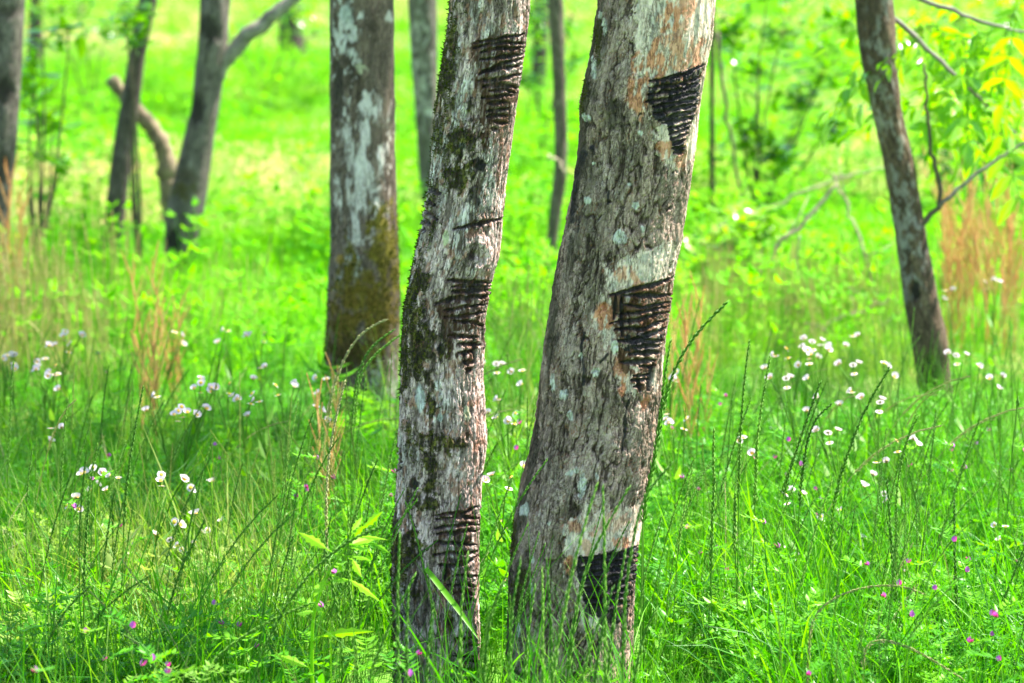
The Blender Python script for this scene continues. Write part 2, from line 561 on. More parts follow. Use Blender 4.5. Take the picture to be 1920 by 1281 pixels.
    def moss(s, root, n, seed, size=0.006):
        rng = np.random.default_rng(seed)
        w = s.mossm * s.front
        if w.sum() < 1: return
        # weight by surface area so the dense front mesh is not favoured
        ids = rng.choice(len(w), n, p=w / w.sum())
        V = s.verts()[ids] - np.array(root.location)
        nrm = np.stack([s.nx[ids], s.ny[ids], np.zeros(n)], 1)
        mb = MB()
        d = nrm * rng.uniform(0.5, 1.0, (n, 1)) + rng.normal(0, 0.45, (n, 3)) + np.array([0, 0, 0.25])
        d /= np.linalg.norm(d, axis=1)[:, None]
        sd = np.cross(d, rng.normal(0, 1, (n, 3))); sd /= np.linalg.norm(sd, axis=1)[:, None]
        L = size * rng.uniform(0.4, 1.1, (n, 1)); W = L * 0.22
        jit = rng.normal(0, 0.0012, (n, 3))
        P = V + jit - nrm * 0.001
        vv = np.stack([P - sd * W, P + sd * W, P + d * L * 0.7 + sd * W * 0.8, P + d * L], 1).reshape(-1, 3)
        mb.v = [vv]; mb.n = len(vv)
        mb.f = [(4 * k, 4 * k + 1, 4 * k + 2, 4 * k + 3) for k in range(n)]
        mb.mi = [0] * n; mb.sh = [np.repeat(rng.uniform(0, 1, n), 4)]
        o = link('moss', mb.mesh('moss', M['moss'], False), root)
        o['kind'] = 'stuff'


# ---- crowns shared by the trees (all above the picture; they shade the place)
def compound_leaf(mb, base, d, side, length, nl, rng, droop=0.25, shade=None, mi=0, lw=0.34, ll=0.3):
    d = np.asarray(d, float); d /= np.linalg.norm(d)
    sd = np.cross(d, [0, 0, 1.0]) if side is None else np.asarray(side, float)
    if np.linalg.norm(sd) < 1e-3: sd = np.array([1.0, 0, 0])
    sd /= np.linalg.norm(sd)
    up = np.cross(sd, d)
    ts = np.linspace(0, 1, 6)
    pts = np.asarray(base) + d * (ts * length)[:, None] - np.array([0, 0, 1.0]) * (droop * length * ts ** 2)[:, None]
    mb.tube(pts, np.linspace(0.0022, 0.0008, 6), 3, 0.3, False, mi)
    sh = rng.uniform(0, 1) if shade is None else shade
    for k in range(nl):
        f = 0.25 + 0.75 * (k // 2) / max(1, (nl - 1) // 2)
        p = np.array([np.interp(f, ts, pts[:, c]) for c in range(3)])
        if k == nl - 1: dd = d - np.array([0, 0, droop * 1.3])
        else:
            sg = 1 if k % 2 else -1
            dd = sd * sg * 0.85 + d * 0.5 - np.array([0, 0, 0.25]) + rng.normal(0, 0.12, 3)
        s2 = np.cross(dd, up) + rng.normal(0, 0.15, 3)
        mb.leaf(p, dd, s2, length * ll * rng.uniform(0.85, 1.1), length * ll * lw, np.clip(sh + rng.normal(0, 0.12), 0, 1), 0.35, 0.25, mi)


def crown_variant(seed):
    rng = np.random.default_rng(seed)
    limb, lf = MB(), MB()
    tips = []
    for k in range(4):
        a = k * 1.6 + rng.uniform(-0.4, 0.4); L = rng.uniform(1.5, 2.3)
        sl = rng.uniform(0.5, 0.95)
        p = np.array([0, 0, -0.05]); pts = [p]
        d = np.array([math.cos(a) * sl, math.sin(a) * sl, 1.0]); d /= np.linalg.norm(d)
        for i in range(8):
            d = d + rng.normal(0, 0.10, 3) + np.array([0, 0, 0.03]); d /= np.linalg.norm(d)
            p = p + d * L / 8; pts.append(p)
        pts = np.array(pts)
        limb.tube(pts, np.linspace(0.05, 0.014, 9), 7, 0.5)
        for i in range(3, 9):
            for q in range(2):
                b = rng.uniform(0, 6.28); l2 = rng.uniform(0.35, 0.8)
                d2 = np.array([math.cos(b), math.sin(b), rng.uniform(0.0, 0.7)]); d2 /= np.linalg.norm(d2)
                pp = [pts[i] + d2 * l2 * t + np.array([0, 0, 0.05 * t * t]) for t in np.linspace(0, 1, 4)]
                limb.tube(pp, np.linspace(0.010, 0.004, 4), 4, 0.5)
                tips.append((pp[-1], d2)); tips.append((pp[2], d2))
    for p, d2 in tips:
        for q in range(rng.integers(1, 3)):
            b = rng.uniform(0, 6.28)
            d = np.array([math.cos(b), math.sin(b), rng.uniform(-0.1, 0.6)]) + d2 * 0.5
            compound_leaf(lf, p, d, None, rng.uniform(0.24, 0.36), 9, rng, 0.3)
    return limb.mesh('limbs', M['twig']), lf.mesh('crown', M['leaf'])


CROWNS = [crown_variant(100 + k) for k in range(3)]


def add_crown(root, top, k, rot, scl):
    lm, cm = CROWNS[k % 3]
    rel = Vector(top) - root.location
    a = link('limbs', lm, root); b = link('crown', cm, root)
    for o in (a, b):
        o.location = rel; o.rotation_euler = (0, 0, rot); o.scale = (scl, scl, scl)


# ---------------- the two tapped trees in focus
Z1 = Z(700, 0, 400 / 1192); Z2 = Z(700, 400, 300 / 854); Z3 = Z(680, 830, 580 / 1647)
Z4 = Z(1040, 0, 360 / 1098); Z5 = Z(980, 400, 420 / 1170)


def tree_A():
    out = [(-40, 850, 1000), (0, 845, 997), (70, 838, 990), (150, 824, 980), (240, 815, 966), (350, 803, 948), (420, 791, 942), (450, 785, 940),
           (480, 779, 936), (520, 770, 925), (600, 758, 912), (700, 751, 908), (760, 748, 911), (830, 746, 914), (900, 743, 905), (960, 739, 902),
           (1010, 735, 900), (1080, 735, 900), (1150, 738, 901), (1230, 739, 902), (1281, 737, 905), (1330, 732, 910)]
    t = Trunk(out, 4.92, 250, 50, 800, 2.9, 1)
    u, z = t.u, t.z
    lv, edge, gid, fr = t.flakes(85, 24, 9, 21)
    lv2, edge2, hid, fr2 = t.flakes(230, 95, 6, 24, 0.002, 0.004)
    fis = np.maximum(t.fissures(70, 11, 25, 0.16), t.fissures(130, 24, 27, 0.18) * 0.8)
    streak = sst(0.56, 0.62, t.nz(230, 38, 5, 4))         # shreds where the outer bark has come off
    rough = sst(0.40, 0.58, t.nz(24, 8, 61, 4))           # rough bark fields against smoother skin
    n = len(u)
    t.h += (0.0055 * (lv - 0.5) - 0.0012 * edge) * (0.35 + 0.65 * rough) + 0.0016 * (lv2 - 0.5) - 0.0026 * fis - 0.0016 * streak + 0.0012 * (t.nz(400, 260, 7, 3) - 0.5)
    t.h += 0.005 * (t.nz(16, 6, 8, 2) - 0.5)
    col = np.tile(np.array([0.71, 0.53, 0.48]), (n, 1))
    col = mixc(col, [0.74, 0.66, 0.60], sst(0.48, 0.66, t.nz(34, 12, 9, 4)))
    col = mixc(col, [0.38, 0.285, 0.23], sst(0.48, 0.64, t.nz(45, 16, 10, 5)) * 0.8)
    col *= (0.70 + 0.32 * gid + 0.26 * hid)[:, None]
    col = mixc(col, [0.12, 0.08, 0.055], np.clip(edge * rough * 0.65 + edge2 * 0.3 * rough, 0, 1))
    col = mixc(col, [0.08, 0.055, 0.04], fis * 0.72)
    col = mixc(col, [0.11, 0.08, 0.055], streak * sst(0.38, 0.55, t.nz(40, 14, 12, 3)) * 0.9)
    col = mixc(col, [0.36, 0.17, 0.10], sst(0.60, 0.68, t.nz(120, 60, 13, 4)) * 0.7)
    spk = sst(0.66, 0.73, t.nz(420, 200, 14, 3))
    col = mixc(col, [0.05, 0.04, 0.03], spk * 0.85)
    # scars: id, zoom frame, cuts (half width in px, depth)
    scars = {
        1: [Z1(p) for p in ([(560, 240), (700, 218), (850, 188)], [(560, 270), (640, 250), (760, 236), (852, 245)], [(600, 292), (700, 272), (850, 270)], [(595, 332), (700, 320), (765, 318), (848, 298)],
            [(590, 412), (650, 390), (750, 350), (845, 325)], [(610, 402), (700, 384), (845, 362)], [(585, 455), (680, 445), (830, 418)], [(615, 488), (720, 475), (822, 492)],
            [(650, 510), (740, 503), (810, 518)], [(605, 550), (700, 540), (800, 532)], [(640, 582), (760, 572)], [(635, 620), (765, 608)], [(640, 652), (700, 642), (760, 645)], [(680, 680), (755, 692)], [(668, 722), (702, 725)])],
        2: [Z1(p) for p in ([(285, 1045), (370, 1078)], [(280, 1100), (342, 1147)], [(272, 1155), (352, 1228)], [(262, 1212), (322, 1262)], [(255, 1255), (290, 1290)])],
        3: [Z2([(425, 82), (560, 60), (695, 28)])],
        4: [Z2(p) for p in ([(395, 360), (520, 364), (635, 372)], [(420, 393), (630, 390)], [(420, 424), (520, 411), (628, 412)], [(330, 487), (430, 457), (540, 450), (620, 440)],
            [(375, 522), (450, 506), (610, 485)], [(380, 552), (480, 552), (605, 527)], [(430, 572), (520, 582), (600, 602)], [(400, 656), (560, 659)], [(455, 700), (585, 701)], [(460, 745), (545, 739)],
            [(490, 797), (535, 798)], [(500, 833), (533, 835)], [(590, 600), (588, 700)], [(540, 660), (545, 800)])],
        5: [Z3(p) for p in ([(385, 388), (500, 381), (560, 370), (620, 340)], [(390, 412), (530, 396), (620, 404)], [(385, 456), (470, 441), (620, 436)], [(395, 491), (500, 481), (620, 466)],
            [(380, 535), (480, 536), (615, 545)], [(375, 598), (480, 591), (570, 590), (625, 585)], [(410, 655), (480, 660), (550, 645), (615, 612)], [(450, 655), (440, 740)], [(480, 715), (620, 711)],
            [(455, 762), (540, 758), (615, 765)], [(490, 800), (560, 796), (600, 815)], [(520, 850), (600, 838)], [(520, 893), (590, 870)])],
        6: [Z3(p) for p in ([(500, 1050), (600, 1041)], [(540, 1085), (620, 1080)], [(470, 1140), (620, 1141)], [(545, 1168), (620, 1166)], [(460, 1196), (540, 1210), (630, 1206)], [(545, 1238), (620, 1243)], [(480, 1266), (620, 1270)])],
        7: [Z3(p) for p in ([(170, 36), (200, 42)], [(170, 72), (202, 80)], [(172, 100), (205, 106)], [(170, 128), (202, 138)])],
    }
    stain = np.zeros(n); brown = np.zeros(n)
    brown = np.maximum(brown, t.poly(Z1([(540, 235), (860, 180), (858, 300), (700, 330), (640, 420), (700, 520), (820, 480), (800, 560), (660, 620), (660, 730), (610, 745), (590, 640), (565, 500), (540, 400)]), 1, 12) * 0.62)
    brown = np.maximum(brown, t.poly(Z1([(600, 740), (650, 740), (655, 880), (630, 900)]), 2, 6) * 0.7)
    brown = np.maximum(brown, t.poly(Z2([(330, 480), (400, 440), (640, 360), (610, 520), (590, 620), (430, 640), (420, 780), (390, 780), (360, 600)]), 3, 10) * 0.7)
    brown = np.maximum(brown, t.poly(Z3([(380, 385), (620, 345), (625, 520), (600, 900), (500, 880), (400, 660)]), 4, 12) * 0.6)
    stain = np.maximum(stain, t.blob(*Z1([(595, 930)])[0], 14, 22, 5)); stain = np.maximum(stain, t.blob(*Z1([(560, 1070)])[0], 13, 24, 6) * 0.8)
    stain = np.maximum(stain, t.blob(*Z2([(350, 725)])[0], 9, 17, 7)); stain = np.maximum(stain, t.blob(*Z2([(278, 560)])[0], 6, 16, 8) * 0.7)
    stain = np.maximum(stain, t.blob(*Z2([(525, 150 + 80)])[0], 9, 13, 9) * 0.8)
    stain = np.maximum(stain, t.poly(Z3([(240, 640), (330, 620), (350, 780), (340, 960), (290, 1010), (230, 940), (210, 780)]), 10, 14) * 0.62)
    stain = np.maximum(stain, t.blob(*Z3([(280, 220)])[0], 8, 9, 11)); stain = np.maximum(stain, t.blob(*Z3([(510, 635)])[0], 22, 10, 12) * 0.8)
    stain = np.maximum(stain, t.blob(*Z3([(545, 790)])[0], 16, 30, 13) * 0.7)
    stain = np.maximum(stain, t.blob(*Z2([(480, 755)])[0], 12, 8, 14)); stain = np.maximum(stain, t.blob(*Z2([(505, 1185)])[0], 5, 9, 15))
    # knot
    kx, ky = Z2([(545, 225)])[0]
    dk = np.hypot((t.px - kx) / 30, (t.py - ky) / 26)
    t.h += (0.003 * np.exp(-((dk - 0.9) / 0.5) ** 2) - 0.004 * np.exp(-(dk / 0.4) ** 2) + 0.0012 * np.sin(dk * 14 + 3 * t.nz(60, 60, 15, 3)) * np.exp(-dk)) * t.front
    cid_ = 1
    cutm = np.zeros(n)
    for sid, paths in scars.items():
        for p in paths:
            hw = {1: 4.7, 2: 5.6, 3: 5.2, 4: 4.8, 5: 4.4, 6: 4.0, 7: 5.0}[sid] * (0.8 + 0.45 * ((cid_ * 53) % 17) / 17)
            m = t.groove(p, hw, 0.0042, cid_, sid)
            cutm = np.maximum(cutm, m); cid_ += 1
            # the strip of scraped bark round each cut belongs to the scar
            d, _ = seg_dist(t.px, t.py, p)
            nearm = (d < hw * 2.2) & t.front & (t.scar == 0)
            t.scar[nearm] = sid
            brown = np.maximum(brown, np.exp(-(d / (hw * 1.7)) ** 2) * t.front * sst(0.25, 0.6, t.nz(130, 60, 500 + cid_ % 4, 3)) * 0.8)
    gap = sst(0.45, 0.58, t.nz(150, 40, 44, 3))
    col = mixc(col, [0.075, 0.038, 0.021], np.clip(brown * 1.4 * (0.45 + 0.6 * gap) * (0.7 + 0.6 * vn(u * 300, z * 90, 3)), 0, 1))
    col = mixc(col, mixc(np.tile(np.array([0.020, 0.015, 0.013]), (n, 1)), [0.085, 0.042, 0.022], sst(0.5, 0.64, t.nz(120, 60, 47, 4)) * 0.75), np.clip(np.maximum(stain, cutm * 0.93), 0, 1))
    t.wet = np.clip(np.maximum(stain * 0.7, cutm * 0.6), 0, 1)
    # pale green lichen
    for k, (cx, cy, rx, ry) in enumerate([(*Z2([(385, 125)])[0], 8, 16), (*Z2([(505, 1070)])[0], 7, 14), (*Z2([(355, 1090)])[0], 8, 9), (*Z1([(495, 815)])[0], 7, 8), (*Z2([(250, 1000)])[0], 10, 30)]):
        m = t.blob(cx, cy, rx, ry, 40 + k, 0.5); col = mixc(col, [[0.50, 0.53, 0.28], [0.48, 0.47, 0.30], [0.40, 0.46, 0.43], [0.46, 0.55, 0.50], [0.55, 0.58, 0.54]][k], m * 0.8)
    # moss
    ms = np.zeros(n)
    for k, (cx, cy, rx, ry) in enumerate([(*Z1([(395, 430)])[0], 18, 56), (*Z1([(465, 40)])[0], 8, 22), (*Z1([(480, 790)])[0], 34, 34), (*Z1([(490, 1000)])[0], 22, 30), (*Z1([(535, 610)])[0], 9, 15), (*Z1([(420, 600)])[0], 8, 16),
            (*Z2([(225, 400)])[0], 19, 60), (*Z2([(280, 690)])[0], 26, 30), (*Z2([(255, 830)])[0], 17, 28), (*Z2([(165, 760)])[0], 9, 70), (*Z2([(310, 1060)])[0], 7, 60), (*Z2([(350, 1230)])[0], 22, 16), (*Z2([(460, 1210)])[0], 16, 12),
            (*Z2([(180, 520)])[0], 12, 30), (*Z3([(250, 590)])[0], 26, 34), (*Z3([(180, 620)])[0], 14, 60), (*Z3([(330, 330)])[0], 16, 20), (*Z3([(450, 950)])[0], 12, 14), (*Z3([(290, 800)])[0], 10, 12), (*Z3([(360, 60)])[0], 16, 40), (*Z3([(370, 220)])[0], 12, 26)]):
        ms = np.maximum(ms, t.blob(cx, cy, rx, ry, 60 + k, 1.9, 0.4))
    edge = sst(0.45, 0.75, -np.sin(t.th)) * t.front * sst(0.46, 0.62, t.nz(60, 18, 99, 4)) * 0.9
    ms = np.maximum(ms, edge)
    mn = t.nz(55, 40, 131, 5)
    ms = ms * (1 - cutm) * sst(0.26, 0.42, mn + 0.12 * hid)
    yel = sst(0.5, 0.66, t.nz(130, 110, 132, 4))
    col = mixc(col, np.stack([0.030 + 0.09 * yel, 0.024 + 0.09 * yel, 0.010 + 0.002 * yel], 1) * (0.6 + 0.8 * hid)[:, None], np.clip(ms, 0, 1) * 0.94)
    t.h += 0.002 * ms * (0.5 + t.nz(260, 260, 31, 2))
    t.mossm = ms
    root = empty('tapped_tree', (float(at(820, 1300, 4.92)[0]), 4.92, 0))
    tag(root, 'slimmer whitish mossy lacquer tree with three ladders of dark tapping cuts', 'tree')
    t.build(root, np.clip(col, 0.004, 0.9), {1: 'wide band of brown-black tapping cuts at the top', 3: 'single long dark cut above a knot', 4: 'band of curved dark cuts below the knot', 5: 'dense ladder of short cuts low on the trunk'})
    t.moss(root, 7000, 5)
    add_crown(root, t.top, 0, 0.6, 1.0)


def tree_B():
    out = [(-40, 1124, 1346), (0, 1120, 1342), (70, 1110, 1338), (130, 1098, 1326), (190, 1085, 1316), (250, 1084, 1309), (330, 1076, 1297), (400, 1062, 1283), (445, 1053, 1279),
           (500, 1044, 1268), (530, 1038, 1262), (600, 1027, 1252), (650, 1019, 1246), (740, 1010, 1239), (800, 1002, 1232), (855, 990, 1228), (900, 979, 1220),
           (970, 965, 1208), (1030, 958, 1199), (1100, 953, 1193), (1180, 951, 1189), (1240, 944, 1187), (1281, 934, 1186), (1330, 922, 1192)]
    t = Trunk(out, 4.86, 290, 50, 800, 2.9, 2)
    u, z = t.u, t.z
    n = len(u)
    # pale peeled zones around the scars
    zones = [[(1195, -60), (1360, -60), (1335, 130), (1220, 152), (1206, 215), (1186, 215), (1190, 110)], [(1235, 230), (1330, 130), (1300, 330), (1240, 300)], [(1130, 500), (1270, 450), (1262, 530), (1165, 555), (1160, 640), (1115, 625)],
             [(1155, 700), (1180, 660), (1245, 600), (1240, 730), (1170, 740)], Z3([(1085, 400), (1300, 370), (1500, 330), (1480, 560), (1150, 625), (1080, 640)]), Z3([(1130, 640), (1190, 640), (1250, 1010), (1180, 1000)])]
    soft = np.zeros(n)
    for k, zpoly in enumerate(zones):
        soft = np.maximum(soft, (t.poly(zpoly, k, 12) + t.poly(zpoly, k + 1, 36) + t.poly(zpoly, k + 2, 60)) / 3)
    pale = sst(0.36, 0.62, soft + (t.nz(85, 38, 401, 5) - 0.5) * 1.3 * (soft > 0.05))
    rough = 1 - pale
    lv, edge, gid, fr = t.flakes(62, 27, 11, 31, 0.007, 0.014)
    lv2, edge2, hid, fr2 = t.flakes(190, 120, 7, 34, 0.002, 0.003)
    fis0 = np.maximum(t.fissures(48, 10, 35, 0.085), t.fissures(75, 15, 38, 0.10))
    fis1 = np.maximum(t.fissures(100, 28, 36, 0.2), t.fissures(150, 46, 39, 0.22))
    t.h += rough * (0.0075 * (lv - 0.5) - 0.0012 * edge + 0.0024 * (lv2 - 0.5) - 0.0008 * edge2 - 0.0012 * fis1) - 0.0034 * fis0 * (0.25 + 0.75 * rough)
    t.h += pale * (-0.0012 + 0.0016 * (lv - 0.5) + 0.0006 * (lv2 - 0.5)) + 0.0012 * (t.nz(420, 300, 7, 3) - 0.5)
    t.h += 0.005 * (t.nz(14, 6, 8, 2) - 0.5)
    # deep right hand fissures
    fis = sst(0.62, 0.7, t.nz(95, 9, 71, 3)) * sst(0.35, 0.75, np.sin(t.th)) * t.front
    t.h -= 0.003 * fis
    col = np.tile(np.array([0.43, 0.30, 0.23]), (n, 1))
    col = mixc(col, [0.50, 0.375, 0.30], sst(0.45, 0.65, t.nz(30, 15, 9, 5)) * 0.6)
    col = mixc(col, [0.23, 0.175, 0.12], sst(0.50, 0.68, t.nz(34, 12, 10, 5)) * 0.85)
    col *= (0.62 + 0.3 * gid + 0.32 * hid)[:, None]
    col = mixc(col, [0.44, 0.40, 0.345], sst(0.72, 0.8, hid) * sst(0.42, 0.58, t.nz(40, 26, 91, 3)) * 0.4 * rough)
    col = mixc(col, [0.09, 0.06, 0.038], np.clip(edge * 0.7 + edge2 * 0.35, 0, 1) * rough)
    col = mixc(col, [0.055, 0.036, 0.024], np.clip(0.85 * fis0 * (0.3 + 0.7 * rough) + 0.42 * fis1 * rough * sst(0.35, 0.6, t.nz(20, 8, 88, 3)), 0, 1))
    col = mixc(col, [0.27, 0.115, 0.05], edge * sst(0.56, 0.66, t.nz(60, 40, 92, 3)) * 0.8 * rough)
    pc = np.tile(np.array([0.68, 0.53, 0.42]), (n, 1)) * (0.72 + 0.26 * gid + 0.26 * hid)[:, None]
    pc = mixc(pc, [0.42, 0.37, 0.31], sst(0.55, 0.65, t.nz(140, 45, 93, 3)) * 0.8)
    col = col * (1 - pale[:, None]) + pc * pale[:, None]
    org = np.zeros(n)
    for k, (cx, cy, rx, ry, a) in enumerate([(*Z4([(670, 110)])[0], 20, 30, 1), (*Z4([(590, 370)])[0], 16, 32, 1), (*Z4([(470, 350)])[0], 9, 16, 1), (*Z4([(480, 540)])[0], 16, 40, 1), (*Z4([(740, 320)])[0], 30, 34, .8), (*Z4([(760, 30)])[0], 16, 20, .8), (*Z4([(730, 150)])[0], 12, 26, .7),
            (*Z4([(640, 850)])[0], 14, 14, .9), (*Z4([(720, 900)])[0], 12, 16, .8), (*Z4([(690, 260)])[0], 12, 20, .8), (*Z5([(440, 540)])[0], 18, 22, 1), (*Z5([(470, 300)])[0], 14, 10, .9), (*Z5([(545, 320)])[0], 16, 16, .8), (*Z5([(590, 370)])[0], 14, 12, .8), (*Z5([(520, 880)])[0], 8, 20, 1), (*Z5([(500, 800)])[0], 7, 16, .8), (*Z5([(645, 980)])[0], 6, 14, .7),
            (*Z3([(1130, 450)])[0], 16, 12, .8), (*Z3([(1200, 440)])[0], 22, 16, .7), (*Z3([(1380, 535)])[0], 14, 8, .9), (*Z3([(1180, 560)])[0], 14, 12, .6), (*Z3([(1095, 640)])[0], 8, 12, .9), (*Z3([(1330, 420)])[0], 24, 16, .5), (*Z3([(1110, 680)])[0], 6, 10, .9)]):
        org = np.maximum(org, t.blob(cx, cy, rx * 1.25, ry * 1.25, 20 + k, 0.9, 0.25) * a)
    org *= sst(0.36, 0.47, t.nz(120, 45, 94, 4))
    col = mixc(col, np.stack([0.50 + 0.1 * gid, 0.19 + 0.06 * gid, 0.09 + 0.04 * gid], 1), org * 0.92)
    scars = {
        1: [Z4(p) for p in ([(545, 463), (640, 452), (750, 422), (862, 368)], [(540, 503), (700, 490), (848, 438)], [(535, 540), (700, 520), (838, 474)], [(520, 582), (640, 572), (832, 520)], [(565, 612), (700, 592), (825, 560)],
            [(570, 655), (700, 622), (815, 598)], [(600, 690), (800, 640)], [(620, 706), (790, 670)], [(650, 738), (775, 702)], [(655, 770), (770, 732)], [(665, 797), (765, 765)], [(680, 822), (755, 796)], [(680, 850), (745, 840)], [(690, 872), (745, 868)])],
        2: [Z5(p) for p in ([(455, 425), (560, 402), (680, 375), (785, 337)], [(530, 430), (770, 428)], [(530, 476), (640, 490), (765, 466)], [(490, 527), (640, 515), (760, 487)], [(455, 575), (600, 557), (760, 515)], [(480, 608), (640, 602), (750, 556)],
            [(560, 660), (680, 630), (745, 602)], [(500, 667), (735, 664)], [(590, 700), (720, 691)], [(560, 736), (715, 728)], [(520, 776), (690, 771)], [(610, 802), (690, 800)], [(580, 850), (670, 841)], [(570, 876), (665, 868)], [(580, 905), (625, 900)],
            [(485, 430), (475, 550)], [(517, 430), (520, 640)], [(680, 790), (660, 920)], [(600, 860), (615, 930)])],
        3: [Z3(p) for p in ([(1150, 620), (1290, 606), (1400, 586), (1475, 552)], [(1165, 642), (1300, 627), (1470, 586)], [(1155, 666), (1300, 656), (1470, 612)], [(1190, 700), (1340, 681), (1465, 642)], [(1175, 726), (1300, 731), (1460, 690)],
            [(1155, 776), (1300, 780), (1455, 732)], [(1170, 803), (1440, 775)], [(1180, 842), (1430, 812)], [(1200, 880), (1420, 852)])],
    }
    black = np.zeros(n); brown = np.zeros(n)
    black = np.maximum(black, t.poly(Z4([(545, 462), (862, 370), (838, 500), (825, 600), (770, 760), (745, 880), (690, 870), (655, 780), (640, 700), (570, 690), (560, 600), (535, 580), (540, 500)]), 11, 5) * sst(0.36, 0.46, t.nz(100, 60, 95, 3) + 0.04))
    brown = np.maximum(brown, t.poly(Z5([(455, 415), (790, 335), (765, 500), (745, 620), (720, 720), (690, 800), (660, 920), (600, 935), (540, 860), (500, 780), (490, 660), (470, 600), (470, 480)]), 12, 7) * sst(0.42, 0.52, t.nz(90, 70, 96, 3)))
    black = np.maximum(black, t.poly(Z5([(500, 640), (740, 610), (715, 735), (590, 745), (505, 690)]), 13, 7) * sst(0.40, 0.5, t.nz(90, 70, 97, 3)))
    black = np.maximum(black, t.poly(Z3([(1148, 612), (1478, 548), (1462, 700), (1440, 860), (1400, 960), (1250, 965), (1200, 905), (1165, 800), (1140, 700)]), 14, 8) * sst(0.34, 0.44, t.nz(100, 70, 98, 3)))
    for k, (p, w) in enumerate([(Z5([(320, 625), (305, 700), (322, 830), (318, 895)]), 3.2), (Z5([(572, 940), (540, 1050), (536, 1160), (525, 1240)]), 2.6), (Z5([(440, 735), (400, 780)]), 2.5), (Z3([(1190, 890), (1200, 1040)]), 5), (Z3([(1150, 900), (1130, 1000)]), 3),
            (Z3([(1400, 900), (1380, 1100)]), 5), (Z3([(1300, 940), (1250, 1100)]), 3), (Z4([(305, 1095), (303, 1165)]), 3), (Z4([(160, 880), (110, 1020), (95, 1260)]), 7), (Z4([(210, 840), (225, 880)]), 3), (Z5([(290, 20), (285, 100)]), 2.5), (Z3([(1130, 1240), (1160, 1275)]), 9), (Z3([(1050, 1220), (1050, 1270)]), 4)]):
        d, _ = seg_dist(t.px + (t.nz(90, 40, 600 + k % 3, 3) - 0.5) * 8, t.py, p)
        black = np.maximum(black, (1 - sst(0.6, 1.2, d / (w * (0.6 + 0.8 * t.nz(60, 40, 620 + k % 3, 2))))) * t.front * 0.95)
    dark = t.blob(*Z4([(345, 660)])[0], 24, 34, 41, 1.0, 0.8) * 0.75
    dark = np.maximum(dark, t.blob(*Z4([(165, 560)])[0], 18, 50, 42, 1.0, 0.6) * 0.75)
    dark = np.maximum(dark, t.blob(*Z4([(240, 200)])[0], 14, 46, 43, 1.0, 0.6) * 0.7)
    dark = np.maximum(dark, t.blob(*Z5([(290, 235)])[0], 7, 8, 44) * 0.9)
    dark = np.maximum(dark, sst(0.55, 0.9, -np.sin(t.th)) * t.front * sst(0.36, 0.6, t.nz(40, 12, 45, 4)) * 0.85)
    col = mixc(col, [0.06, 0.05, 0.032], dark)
    cid_ = 1; cutm = np.zeros(n)
    for sid, paths in scars.items():
        for p in paths:
            hw = {1: 4.4, 2: 5.0, 3: 4.8}[sid] * (0.8 + 0.45 * ((cid_ * 53) % 17) / 17)
            m = t.groove(p, hw, 0.0045, cid_, sid)
            cutm = np.maximum(cutm, m); cid_ += 1
            d, _ = seg_dist(t.px, t.py, p)
            t.scar[(d < hw * 2.2) & t.front & (t.scar == 0)] = sid
            brown = np.maximum(brown, np.exp(-(d / (hw * 1.5)) ** 2) * t.front * sst(0.25, 0.6, t.nz(130, 60, 500 + cid_ % 4, 3)) * 0.8)
    t.h += 0.0008 * black * (t.nz(200, 90, 46, 3))
    col = mixc(col, [0.10, 0.045, 0.018], np.clip(brown * 0.95, 0, 1))
    col = mixc(col, [0.018, 0.014, 0.013], np.clip(np.maximum(black, cutm * 0.96), 0, 1))
    t.wet = np.clip(np.maximum(black * 0.8, cutm * 0.7), 0, 1)
    for k, (cx, cy, rx, ry) in enumerate([(*Z4([(490, 760)])[0], 6, 7), (*Z4([(192, 1143)])[0], 8, 9), (*Z4([(217, 375)])[0], 5, 24), (*Z4([(183, 668)])[0], 9, 8), (*Z4([(280, 150)])[0], 6, 14), (*Z4([(425, 1055)])[0], 6, 6), (*Z4([(466, 1178)])[0], 5, 6), (*Z4([(225, 935)])[0], 5, 5), (*Z4([(255, 85)])[0], 4, 7),
            (*Z5([(505, 125)])[0], 13, 14), (*Z5([(632, 80)])[0], 8, 9), (*Z5([(380, 830)])[0], 10, 11), (*Z5([(485, 700)])[0], 7, 12), (*Z5([(160, 880)])[0], 7, 14), (*Z5([(250, 1060)])[0], 6, 9), (*Z5([(340, 275)])[0], 4, 5), (*Z5([(300, 745)])[0], 5, 8), (*Z5([(210, 960)])[0], 9, 12),
            (*Z3([(1105, 160)])[0], 7, 10), (*Z3([(1135, 150)])[0], 5, 7), (*Z3([(1165, 220)])[0], 12, 24), (*Z3([(1250, 185)])[0], 5, 9), (*Z3([(860, 360)])[0], 11, 12), (*Z3([(900, 620)])[0], 5, 8), (*Z3([(895, 780)])[0], 5, 20), (*Z3([(830, 1000)])[0], 5, 16), (*Z3([(990, 430)])[0], 8, 8)]):
        m = t.blob(cx, cy, rx * 0.95, ry * 0.95, 140 + k, 1.1, 0.3)
        col = mixc(col, np.stack([0.50 + 0.16 * hid, 0.51 + 0.14 * hid, 0.43 + 0.12 * hid], 1), m * 0.85); t.h += 0.0006 * m
    ms = np.zeros(n)
    for k, (cx, cy, rx, ry) in enumerate([(*Z3([(855, 740)])[0], 22, 34), (*Z3([(840, 840)])[0], 20, 26), (*Z4([(155, 520)])[0], 10, 40), (*Z4([(240, 230)])[0], 8, 40), (*Z3([(800, 480)])[0], 8, 60)]):
        ms = np.maximum(ms, t.blob(cx, cy, rx, ry, 160 + k, 0.8, 0.4))
    col = mixc(col, np.stack([0.04 + 0.03 * gid, 0.037 + 0.03 * gid, 0.008 + 0.006 * gid], 1), np.clip(ms, 0, 1) * 0.85)
    t.mossm = ms
